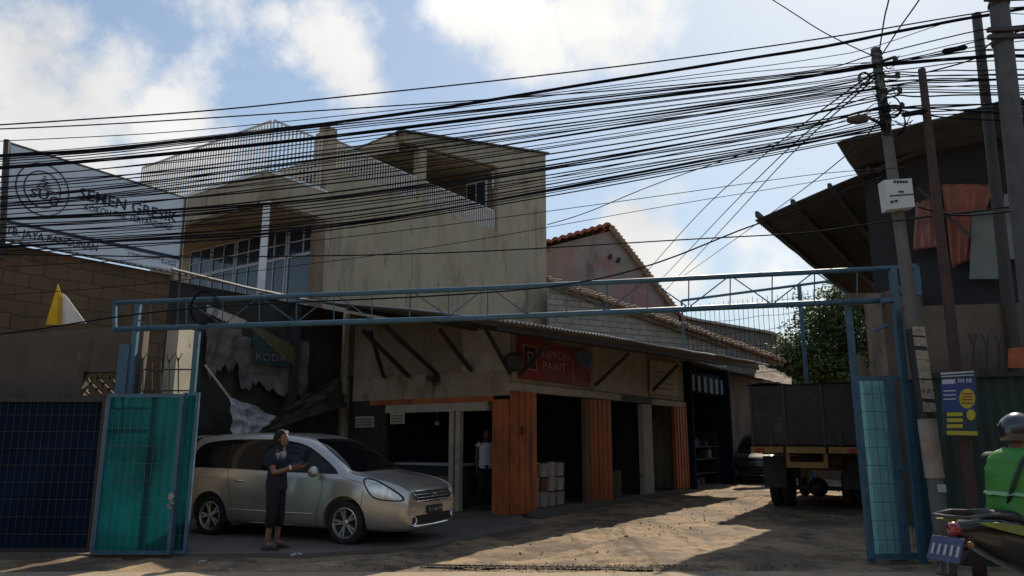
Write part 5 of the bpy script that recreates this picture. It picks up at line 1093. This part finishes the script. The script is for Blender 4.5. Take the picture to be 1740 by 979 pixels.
for x, ys in ((0, (-.90, -.64, .64, .90)), (3.6, (-.80, .80))):
    for y in ys:
        mb = MB(); mb.lathe([(.22, -.10), (.38, -.11), (.425, -.07), (.43, 0), (.425, .07), (.38, .11), (.22, .10)], TM((x, y, .43)), WT.to_3x3() @ Vector((0, 1, 0)), 30); wo_ = mb.build('wheel', M_rubber, tk, smooth=True)
        mb = MB(); mb.lathe([(.218, -.06), (.218, .06)], TM((x, y, .43)), WT.to_3x3() @ Vector((0, 1, 0)), 20); mb.build('rim', M_rust, wo_)
for y in (-.84, .84): tb_('mud_flap', [(-.55, -.53, y-.25, y+.25, .45, 1.15)], M_black)
for y in (-.95, .95): tb_('tail_light', [(-1.585, -1.563, y-.1, y+.1, 1.26, 1.34)], mat('tail_lamp_red', (.25, .01, .01), .2))

# ================================================================== PEOPLE
def skin(verts, edges, radii, name, m_, parent, W, levels=2, extra=None):
    me = bpy.data.meshes.new(name); me.from_pydata([Vector(v) for v in verts], edges, []); ob = bpy.data.objects.new(name, me); COL.objects.link(ob)
    sk = ob.modifiers.new('k', 'SKIN'); sk.use_smooth_shade = True; sk.branch_smoothing = .3
    for i, r_ in enumerate(radii):
        me.skin_vertices[0].data[i].radius = r_ if isinstance(r_, tuple) else (r_, r_)
    me.skin_vertices[0].data[0].use_root = True
    s = ob.modifiers.new('s', 'SUBSURF'); s.levels = levels; bpy.context.view_layer.update()
    m2 = eval_copy(ob, name); bpy.data.objects.remove(ob)
    mb = MB(); mb.add([W @ v.co for v in m2.vertices], [tuple(p.vertices) for p in m2.polygons])
    if extra: extra(mb)
    bpy.data.meshes.remove(m2)
    return mb.build(name, m_, parent, smooth=True)
def head_mesh(mb, W, c, fdir, s=1.):
    """head with brow, nose, lips, chin and ears; c centre, facing fdir"""
    f = Vector(fdir).normalized(); up = (Vector((0, 0, 1))-f*f.z).normalized(); sd_ = up.cross(f); n, r = 20, 14; b = len(mb.v)
    for j in range(r+1):
        ph = math.pi*j/r
        for i in range(n):
            t = 2*math.pi*i/n; x = math.cos(t)*math.sin(ph); y = math.sin(t)*math.sin(ph); z = math.cos(ph)
            X = x*.095; Y = y*.074; Z = z*.118
            if z < 0: X *= 1-.22*(-z); Y *= 1-.30*(-z); X += .014*(-z)
            if x > .6 and abs(y) < .22: X += .022*math.exp(-((z+.12)/.13)**2)*(1-abs(y)/.22)
            if x > .5 and abs(y) < .45: X += .008*math.exp(-((z+.45)/.08)**2)
            if x > .6 and .2 < abs(y) < .6: X -= .010*math.exp(-((z-.06)/.12)**2)
            mb.v.append(W @ (Vector(c)+(f*X+sd_*Y+up*Z)*s))
    for j in range(r):
        for i in range(n): mb.f.append((b+j*n+i, b+j*n+(i+1) % n, b+(j+1)*n+(i+1) % n, b+(j+1)*n+i))
    for s_ in (-1, 1):
        e = Vector(c)+(-f*.008+sd_*s_*.074-up*.008)*s; mb.lathe([(.008, -.004), (.024*s, 0), (.018*s, .012)], W @ e, W.to_3x3() @ (sd_*s_-f*.3), 8)
def hand(verts, edges, radii, wi, wrist, hd, pn, curl=.5, side=1):
    hd = Vector(hd).normalized(); pn = Vector(pn).normalized(); ac = hd.cross(pn).normalized()*side; wr = Vector(wrist)
    verts.append(wr+hd*.05); radii.append((.034, .018)); edges.append((wi, len(verts)-1)); pi_ = len(verts)-1
    for k, (off, ln) in enumerate(((-.030, .070), (-.010, .082), (.010, .078), (.030, .062))):
        base = wr+hd*.088+ac*off; verts.append(base); radii.append(.0095); edges.append((pi_, len(verts)-1)); d = hd.copy(); p = base
        for q in range(2):
            d = (d+pn*curl*(.6+.2*q)).normalized(); p = p+d*ln*.5; verts.append(p); radii.append(.0085-.0012*q); edges.append((len(verts)-2, len(verts)-1))
    th = wr+hd*.035-ac*.032; verts.append(th); radii.append(.011); edges.append((pi_, len(verts)-1)); verts.append(th+(hd*.6-ac*.5+pn*.4).normalized()*.05); radii.append(.009); edges.append((len(verts)-2, len(verts)-1))
def person(loc, rz, label, J, hair=None, shirt=None, pants=None, shoes=None, faced=(1, 0, 0), hands=True, shirtlen='short', pantlen='knee', skinm=None, extra=None, hs_=1.0, legs=True, headon=True):
    root = empty('person', loc, label, 'person', None, rz); W = WL[root.name]
    names = ['pelvis', 'waist', 'chest', 'neck', 'skull']; verts = []; radii = []; edges = []; idx = {}
    def add(nm, r_, par=None):
        idx[nm] = len(verts); verts.append(Vector(J[nm])); radii.append(r_)
        if par: edges.append((idx[par], idx[nm]))
    add('pelvis', (.10, .10)); add('waist', (.115, .10), 'pelvis'); add('chest', (.145, .105), 'waist'); add('neck', .052, 'chest'); 
    if headon: add('skull', .05, 'neck')
    for s in 'LR':
        add('sh'+s, .055, 'chest'); add('el'+s, .040, 'sh'+s); add('wr'+s, .026, 'el'+s)
        add('hip'+s, .088, 'pelvis'); add('kn'+s, .055, 'hip'+s); add('an'+s, .036, 'kn'+s); add('toe'+s, (.035, .022), 'an'+s)
    if hands:
        for s, sd_ in (('L', 1), ('R', -1)):
            hd = Vector(J['wr'+s])-Vector(J['el'+s]); pn = Vector(J.get('palm'+s, (0, -sd_, 0))); hand(verts, edges, radii, idx['wr'+s], J['wr'+s], J.get('hand'+s, hd), pn, J.get('curl', .5), sd_)
    hc = Vector(J['skull'])+Vector(faced)*.02+Vector((0, 0, .045))
    skin(verts, edges, radii, 'body', skinm or M_skin, root, W, 2, (lambda mb: head_mesh(mb, W, hc, faced, hs_)) if headon else None)
    def sub(keys, eds, rr, name, m_):
        ids = {k: i for i, k in enumerate(keys)}; skin([Vector(J[k]) if isinstance(k, str) and k in J else Vector(k) for k in keys], [(ids[a], ids[b]) for a, b in eds], rr, name, m_, root, W, 2)
    def mid(a, b, f): return tuple(Vector(J[a]).lerp(Vector(J[b]), f))
    def loftj(secs, name, m_, tubes, n=20):
        mb = MB()
        sd_ = Vector(J['shL'])-Vector(J['shR']); sd_.z = 0; sd_.normalize()
        for (c, wy, wx_) in secs:
            c = Vector(c); fw = sd_.cross(Vector((0, 0, 1)))
            for k in range(n): t = 2*math.pi*k/n; mb.v.append(W @ (c+sd_*((wy+.012*noise.noise(Vector((k*.9, c.z*9, 5))))*math.copysign(abs(math.cos(t))**.85, math.cos(t)))+fw*((wx_+.012*noise.noise(Vector((k*.8, c.z*11, 9))))*math.sin(t))+Vector((0, 0, .012*noise.noise(Vector((k*.7, c.z*14, 2)))))))
        for i in range(len(secs)-1):
            for k in range(n): mb.f.append((i*n+k, i*n+(k+1) % n, (i+1)*n+(k+1) % n, (i+1)*n+k))
        for pts, rr in tubes: mb.tube([W @ Vector(p) for p in pts], rr, 14, True)
        mb.build(name, m_, root, smooth=True)
    def mid(a, b, f): return tuple(Vector(J[a]).lerp(Vector(J[b]), f))
    if shirt:
        f_ = .58 if shirtlen == 'short' else (1.0 if shirtlen == 'long' else .10); secs = [(mid('pelvis', 'waist', -.45), .172, .135), (mid('pelvis', 'waist', .2), .168, .13), (mid('pelvis', 'waist', 1.), .150, .12), (mid('waist', 'chest', .5), .158, .125), (mid('waist', 'chest', 1.), .170, .128), (mid('chest', 'neck', .35), .172, .11), (mid('chest', 'neck', .62), .125, .085), (mid('chest', 'neck', .80), .07, .065)]
        tubes = []
        for s in 'LR':
            pts = [mid('chest', 'sh'+s, .75), J['sh'+s], mid('sh'+s, 'el'+s, f_*.5), mid('sh'+s, 'el'+s, f_)]; rr = [.075, .082, .072, .064]
            if shirtlen == 'long': pts += [J['wr'+s]]; rr = [.07, .08, .07, .06, .042]
            tubes.append((pts, rr))
        loftj(secs, 'shirt', shirt, tubes)
    if pants:
        kf = .42 if pantlen == 'knee' else .92
        secs = [(mid('pelvis', 'waist', .25), .155, .118), (mid('pelvis', 'waist', -.15), .168, .135), (mid('pelvis', 'waist', -.6), .165, .13)]
        tubes = [([mid('pelvis', 'hip'+s, .75), J['hip'+s], mid('hip'+s, 'kn'+s, .5), J['kn'+s], mid('kn'+s, 'an'+s, kf)], [.095, .098, .086, .074, .072]) for s in 'LR']
        loftj(secs, 'trousers', pants, tubes)
    if shoes:
        for s in 'LR':
            a = Vector(J['an'+s]); t = Vector(J['toe'+s]); d = (t-a); d.z = 0; d.normalize(); sdv = Vector((-d.y, d.x, 0)); z = t.z-.028; mb = MB(); c = a-d*.05; c.z = z
            pts = [c+d*x+sdv*y for x, y in ((-.03, -.028), (.05, -.034), (.15, -.043), (.22, -.030), (.235, 0), (.22, .030), (.15, .040), (.05, .034), (-.03, .028), (-.045, 0))]
            mb.prism([W @ p for p in pts], (0, 0, .022)); q = c+d*.14; mb.tube([W @ (q-sdv*.042+Vector((0, 0, .02))), W @ (q-sdv*.02+Vector((0, 0, .062))), W @ (q+sdv*.02+Vector((0, 0, .062))), W @ (q+sdv*.042+Vector((0, 0, .02)))], .014, 6); mb.build('sandal', shoes, root)
    return root, W, hc
M_tee = mat('navy_tshirt', (.012, .014, .028), .9, var=.3, scale=8); M_trs = mat('black_trousers', (.010, .010, .013), .9, var=.3, scale=8); M_hijab = mat('black_head_scarf', (.010, .010, .014), .85, var=.3, scale=8)
pp = GZ(463, 941)
J = dict(pelvis=(0, 0, .90), waist=(.0, 0, 1.06), chest=(-.005, 0, 1.25), neck=(.0, 0, 1.40), skull=(.02, 0, 1.475), shL=(0, .165, 1.31), elL=(.06, .22, 1.07), wrL=(.27, .15, 1.12), shR=(0, -.165, 1.31), elR=(.04, -.23, 1.05), wrR=(.28, -.16, 1.13),
         hipL=(0, .09, .84), knL=(.02, .10, .47), anL=(0, .11, .085), toeL=(.13, .12, .04), hipR=(0, -.09, .84), knR=(-.01, -.09, .47), anR=(-.05, -.09, .085), toeR=(.08, -.10, .04), palmL=(0, -.3, .9), palmR=(0, .3, .9), curl=.45)
SC = .97
J = {k: (tuple(x*SC for x in v) if isinstance(v, tuple) and not k.startswith('palm') else v) for k, v in J.items()}
ro, W, hc = person((pp.x, pp.y, 0.06), R(-8), 'woman in navy T-shirt, black knee trousers and head scarf standing beside the silver car', J, shirt=M_tee, pants=M_trs, shoes=M_black, faced=(1, -.05, -.05))
mb = MB(); f = Vector((1, -.05, -.05)).normalized(); n, r = 20, 14
b = len(mb.v)
for j in range(r+1):
    ph = math.pi*j/r
    for i in range(n):
        t = 2*math.pi*i/n; x = math.cos(t)*math.sin(ph); y = math.sin(t)*math.sin(ph); z = math.cos(ph); fr_k = -.045 if x > .25 and z < .45 else 0
        p = Vector((x*.115-.012+(fr_k if fr_k else 0), y*.092, z*.135+.008-(.0 if z > -.5 else .02))); mb.v.append(W @ (hc+p))
for j in range(r):
    for i in range(n): mb.f.append((b+j*n+i, b+j*n+(i+1) % n, b+(j+1)*n+(i+1) % n, b+(j+1)*n+i))
mb.tube([W @ (hc+Vector((-.02, 0, -.08))), W @ (hc+Vector((-.05, 0, -.17))), W @ (hc+Vector((-.05, 0, -.22)))], [.075, .085, .06], 12)
mb.build('head_scarf', M_hijab, ro, smooth=True)
mb = MB(); mb.prism([W @ (hc+Vector(p)) for p in ((.075, -.078, .085), (.105, -.03, .085), (.095, -.03, .12), (.065, -.075, .118))], W.to_3x3() @ Vector((.006, -.004, .002))); mb.build('scarf_badge', M_white, ro)
mb = MB(); a_ = Vector(J['wrR']); mb.lathe([(.030, -.012), (.034, 0), (.030, .012)], W @ (a_-Vector((.01, 0, 0))), W.to_3x3() @ Vector((.9, .2, .3)), 14); mb.build('bracelet', M_white, ro)
mb = MB()
for k, (x0, z0, x1, z1) in enumerate(((.02, 1.22, .05, 1.22), (.02, 1.20, .05, 1.20), (.02, 1.235, .05, 1.235))):
    mb.beam(W @ Vector((.06, -.158, z0)), W @ Vector((.125, -.115, z1)), .004, .009)
mb.build('shirt_print', mat('pale_blue_print', (.07, .10, .19), .8, var=.3), ro)
mb = MB(); q = Vector(J['wrR'])+Vector((.11, .03, .035)); mb.hexa([W @ (q+Vector(p)) for p in ((-.06, -.035, 0), (.06, -.035, .03), (.06, .035, .03), (-.06, .035, 0), (-.063, -.035, .009), (.057, -.035, .039), (.057, .035, .039), (-.063, .035, .009))]); mb.build('mobile_phone', M_black, label='black mobile phone held in the hand of the woman by the car', cat='phone')
# shop keeper in the doorway
pq_ = L(.55, 1.06, .06)
J2 = dict(pelvis=(0, 0, .93), waist=(0, 0, 1.08), chest=(0, 0, 1.27), neck=(0, 0, 1.43), skull=(.02, 0, 1.50), shL=(0, .17, 1.34), elL=(.0, .22, 1.06), wrL=(.04, .21, .83), shR=(0, -.17, 1.34), elR=(.0, -.22, 1.06), wrR=(.04, -.21, .83),
          hipL=(0, .09, .87), knL=(0, .10, .48), anL=(0, .11, .08), toeL=(.13, .12, .035), hipR=(0, -.09, .87), knR=(.03, -.10, .48), anR=(0, -.11, .08), toeR=(.13, -.12, .035))
person((pq_.x, pq_.y, .06), R(-70), 'shop keeper in a white sleeveless shirt standing in the dark doorway', J2, shirt=mat('white_vest_cloth', (.50, .50, .55), .85, var=.15), pants=M_trs, shoes=M_black, shirtlen='none', pantlen='long', skinm=mat('dark_skin', (.09, .045, .03), .6))
# ---------------- motor scooter and rider
SR_ = R(20); SL = (3.16+.95*math.cos(R(20)), 5.55+.95*math.sin(R(20)), 0.02)   # local x forward (to the right)
s_ = empty('motor_scooter', SL, 'dark motor scooter with a lime stripe, its tail towards the gate', 'scooter', None, SR_); WS = WL[s_.name]; SM = lambda v: WS @ Vector(v)
M_sc = mat('dark_scooter_plastic', (.016, .013, .014), .3, var=.3, scale=5, coat=.5); M_lime = mat('lime_stripe', (.22, .26, .03), .5, var=.4, scale=9)
prof = [(-.92, .86, .03, .06), (-.80, .87, .10, .10), (-.60, .83, .14, .16), (-.35, .78, .16, .22), (-.1, .72, .17, .25), (.12, .60, .16, .22), (.3, .42, .13, .14)]
def loft(secs, m_, name, par, n=16, M_=SM):
    mb = MB(); b = 0
    for (x, z, wy, hz) in secs:
        for k in range(n): t = 2*math.pi*k/n; mb.v.append(M_((x, wy*math.copysign(abs(math.cos(t))**.7, math.cos(t)), z+hz*math.copysign(abs(math.sin(t))**.8, math.sin(t)))))
    for i in range(len(secs)-1):
        for k in range(n): mb.f.append((i*n+k, i*n+(k+1) % n, (i+1)*n+(k+1) % n, (i+1)*n+k))
    mb.f.append(tuple(range(n))[::-1]); mb.f.append(tuple((len(secs)-1)*n+k for k in range(n))); return mb.build(name, m_, par, smooth=True)
loft(prof, M_sc, 'body', s_)
loft([(-.72, .99, .08, .03), (-.5, .97, .14, .05), (-.1, .91, .15, .06), (.15, .84, .10, .05)], M_black, 'seat', s_)
for sgn in (-1, 1):
    mb = MB(); pts = [(-.90, .95), (-.70, .945), (-.40, .905), (-.10, .80), (.12, .68), (-.15, .74), (-.45, .84), (-.72, .90)]
    mb.prism([SM((x, sgn*(.155+.02*(x+.9)*(-(x-.4))), z)) for x, z in pts], WS.to_3x3() @ Vector((0, sgn*.02, 0))); mb.build('side_stripe', M_lime, s_)
mb = MB(); mb.tube([SM((-.95, .14, .98)), SM((-.75, .16, 1.0)), SM((-.55, .15, .99))], .014, 6).tube([SM((-.95, -.14, .98)), SM((-.75, -.16, 1.0)), SM((-.55, -.15, .99))], .014, 6).tube([SM((-.95, -.14, .98)), SM((-1.0, 0, .98)), SM((-.95, .14, .98))], .014, 6); mb.build('grab_rail', M_zincdark, s_, smooth=True)
MB().lathe([(.02, -.05), (.045, -.02), (.05, .02), (.02, .04)], SM((-.93, 0, .89)), WS.to_3x3() @ Vector((-1, 0, .2)), 12).build('tail_light', mat('tail_lamp_red', (.25, .01, .01), .2), s_, smooth=True)
mb = MB(); mb.hexa([SM(p) for p in ((-.98, -.05, .72), (-.84, -.05, .76), (-.84, .05, .76), (-.98, .05, .72), (-1.10, -.05, .60), (-1.07, -.05, .58), (-1.07, .05, .58), (-1.10, .05, .60))]); mb.build('rear_fender', M_black, s_)
fp = MB(); fp.hexa([SM(p) for p in ((-1.08, -.13, .68), (-1.075, -.13, .68), (-1.075, .13, .68), (-1.08, .13, .68), (-1.00, -.13, .84), (-.995, -.13, .84), (-.995, .13, .84), (-1.00, .13, .84))]); fpo = fp.build('number_plate', mat('plate_pale_blue', (.07, .08, .17), .6, var=.3, scale=20), s_)
mb = MB()
for k in range(5): y = -.11+k*.05; mb.beam(SM((-1.066, y, .72)), SM((-1.032, y, .79)), .018, .008)
mb.build('plate_mark', M_frame, fpo)
for sgn in (-1, 1): MB().lathe([(.008, -.04), (.024, -.015), (.024, .015), (.008, .03)], SM((-.95, sgn*.13, .80)), WS.to_3x3() @ Vector((-1, sgn*.5, 0)), 10).build('turn_signal', mat('amber_lens', (.25, .12, .04), .2), s_, smooth=True)
for x in (-.62, .62):
    wo_ = MB().lathe([(.17, -.05), (.24, -.055), (.275, -.02), (.275, .02), (.24, .055), (.17, .05)], SM((x, 0, .275)), WS.to_3x3() @ Vector((0, 1, 0)), 28).build('wheel', M_rubber, s_, smooth=True); MB().lathe([(.168, -.03), (.168, .03)], SM((x, 0, .275)), WS.to_3x3() @ Vector((0, 1, 0)), 20).build('rim', M_steeldark, wo_)
loft([(.30, .55, .13, .04), (.46, .75, .16, .24), (.55, .88, .15, .18), (.58, 1.02, .10, .06)], M_sc, 'front_cowl', s_)
mb = MB(); mb.tube([SM((.50, 0, 1.0)), SM((.62, 0, .3))], .03, 8).tube([SM((.42, -.33, 1.06)), SM((.48, -.15, 1.07)), SM((.48, .15, 1.07)), SM((.42, .33, 1.06))], .014, 8); mb.build('handlebar', M_black, s_, smooth=True)
for sgn in (-1, 1): mb = MB(); mb.tube([SM((.46, sgn*.2, 1.07)), SM((.44, sgn*.28, 1.24))], .007, 6); mb.lathe([(.02, -.01), (.06, 0), (.05, .012)], SM((.44, sgn*.29, 1.27)), WS.to_3x3() @ Vector((-1, 0, .1)), 12); mb.build('mirror', M_black, s_)
mb = MB(); mb.tube([SM((-.1, -.16, .30)), SM((-.5, -.17, .33)), SM((-.85, -.18, .42))], [.03, .045, .05], 10); mb.build('exhaust', M_zincdark, s_, smooth=True)
JR = dict(pelvis=(0, 0, 1.03), waist=(.02, 0, 1.16), chest=(.05, 0, 1.36), neck=(.09, 0, 1.52), skull=(.12, 0, 1.59), shL=(.05, .19, 1.43), elL=(.20, .26, 1.19), wrL=(.42, .28, 1.10), shR=(.05, -.19, 1.43), elR=(.20, -.26, 1.19), wrR=(.42, -.28, 1.10),
          hipL=(.03, .11, 1.0), knL=(.44, .17, .86), anL=(.32, .20, .42), toeL=(.45, .21, .36), hipR=(.03, -.11, 1.0), knR=(.44, -.17, .86), anR=(.32, -.20, .42), toeR=(.45, -.21, .36), curl=.7, palmL=(0, 0, -1), palmR=(0, 0, -1), handL=(1, 0, -.1), handR=(1, 0, -.1))
RP = WS @ Vector((-.27, 0, -.06))
M_jk = mat('black_jacket', (.012, .012, .014), .8, var=.3, scale=8)
ro, W, hc = person(tuple(RP), SR_, 'rider in a green vest over a black jacket with open dark helmet on the scooter', JR, shirt=M_jk, pants=M_trs, shoes=M_black, shirtlen='long', pantlen='long', faced=(1, .1, -.05))
M_vest = mat('bright_green_vest', (.045, .24, .03), .55, var=.15, scale=5, stain=[((.30, .45, .28), .25, 6, 1)])
def tors(mb, secs, n=40):
    se = []
    for a_, b_ in zip(secs, secs[1:]):
        for q in range(4): se.append(tuple(x*(1-q/4)+y*q/4 for x, y in zip(a_, b_)))
    secs = se+[secs[-1]]
    for (cx, z, wy, wx_) in secs:
        for k in range(n): t = 2*math.pi*k/n; nn_ = 1+.09*noise.noise(Vector((math.cos(t)*2.2, math.sin(t)*2.2, z*11)))+.05*noise.noise(Vector((math.cos(t)*6, math.sin(t)*5, z*24))); mb.v.append(W @ Vector((cx+wx_*nn_*math.cos(t), nn_*wy*math.copysign(abs(math.sin(t))**.8, math.sin(t)), z+.01*noise.noise(Vector((k*.9, z*20, 1))))))
    for i in range(len(secs)-1):
        for k in range(n): mb.f.append((i*n+k, i*n+(k+1) % n, (i+1)*n+(k+1) % n, (i+1)*n+k))
mb = MB(); tors(mb, [(.0, 1.00, .205, .165), (.0, 1.06, .210, .17), (.02, 1.16, .200, .165), (.03, 1.26, .205, .165), (.05, 1.36, .215, .16), (.055, 1.43, .205, .145), (.065, 1.485, .15, .115), (.075, 1.52, .085, .085)]); mb.build('vest', M_vest, ro, smooth=True)
mb = MB(); tors(mb, [(.0, 1.175, .209, .174), (.02, 1.20, .209, .173)]); mb.build('vest_seam', mat('pale_green_trim', (.2, .42, .2), .5), ro)
mb = MB(); mb.lathe([(.052, -.004), (.052, .004)], W @ Vector((.10, -.262, 1.38)), W.to_3x3() @ Vector((.1, -1, .3)), 18); mb.build('sleeve_badge', mat('dull_teal_badge', (.04, .14, .10), .6), ro); 
mb = MB(); mb.lathe([(.038, .0), (.038, .006)], W @ Vector((.10, -.264, 1.38)), W.to_3x3() @ Vector((.1, -1, .3)), 18); mb.build('sleeve_badge', M_jk, ro)
mb = MB(); c = hc+Vector((-.01, 0, .02)); n, r = 24, 12
for j in range(r+1):
    ph = math.pi*.62*j/r
    for i in range(n): t = 2*math.pi*i/n; mb.v.append(W @ (c+Vector((math.cos(t)*math.sin(ph)*.150, math.sin(t)*math.sin(ph)*.128, math.cos(ph)*.135-(.03 if (j > 9 and math.cos(t) < .3) else 0)))))
for j in range(r):
    for i in range(n):
        if j > 7 and math.cos(2*math.pi*(i+.5)/n) > .55: continue
        mb.f.append((j*n+i, j*n+(i+1) % n, (j+1)*n+(i+1) % n, (j+1)*n+i))
mb.build('helmet', mat('dark_helmet_shell', (.012, .016, .024), .3, var=.15, coat=1), ro, smooth=True)
mb = MB(); mb.tube([W @ (c+Vector((math.cos(t)*.155, math.sin(t)*.133, .045+.02*math.cos(t)))) for t in [k/12*math.pi*1.2-.6*math.pi for k in range(13)]], .010, 6); mb.build('visor_rim', M_chrome, ro, smooth=True)
mb = MB(); mb.tube([W @ Vector(p) for p in ((-.15, -.02, 1.05), (-.145, -.10, 1.25), (-.09, -.15, 1.42), (.05, -.12, 1.50))], .014, 6); mb.build('bag_strap', M_black, ro, smooth=True)
# small crumpled litter by the woman and by the gate
for k, (x, y, s_i) in enumerate(((498, 945, .05), (510, 942, .035), (345, 957, .05), (356, 960, .04))):
    p = GZ(x, y, .06); m = MB(); random.seed(k+30)
    vs = [p+Vector((random.uniform(-1, 1), random.uniform(-1, 1), random.uniform(0, .7)))*s_i for _ in range(8)]; m.add(vs, [(0, 1, 2), (2, 3, 4), (4, 5, 6), (6, 7, 0), (1, 3, 5), (3, 7, 2), (0, 5, 7), (1, 4, 6)]); m.build('litter', M_frame, label=('scrap of pale litter right of the woman\'s feet, the larger', 'small scrap of litter just beyond the larger one', 'pale litter scrap below the blue gate post', 'smaller litter scrap beside the gate post foot')[k], cat='litter', fix=False)

# ================================================================== THE OTHER SIDE OF THE STREET (unseen row, added behind the camera to darken the facades)
op = empty('unseen_opposite_row', (0, -9, 0), 'unseen long two storey shop row added opposite to shade the facades', 'building')
m = MB(); m.box(-32, 34, -14, -9, 0, 7.5); m.build('wall', mat('added_row_plaster', (.16, .13, .10), .9, var=.3), op)
m = MB()
for k in range(13): m.box(-30+k*5, -27+k*5, -8.99, -8.9, .1, 2.8)
m.build('shutter', M_steeldark, op)
m = MB(); m.box(-32, 34, -8.9, -6.4, 3.2, 3.3); m.build('canopy', M_zincdark, op)
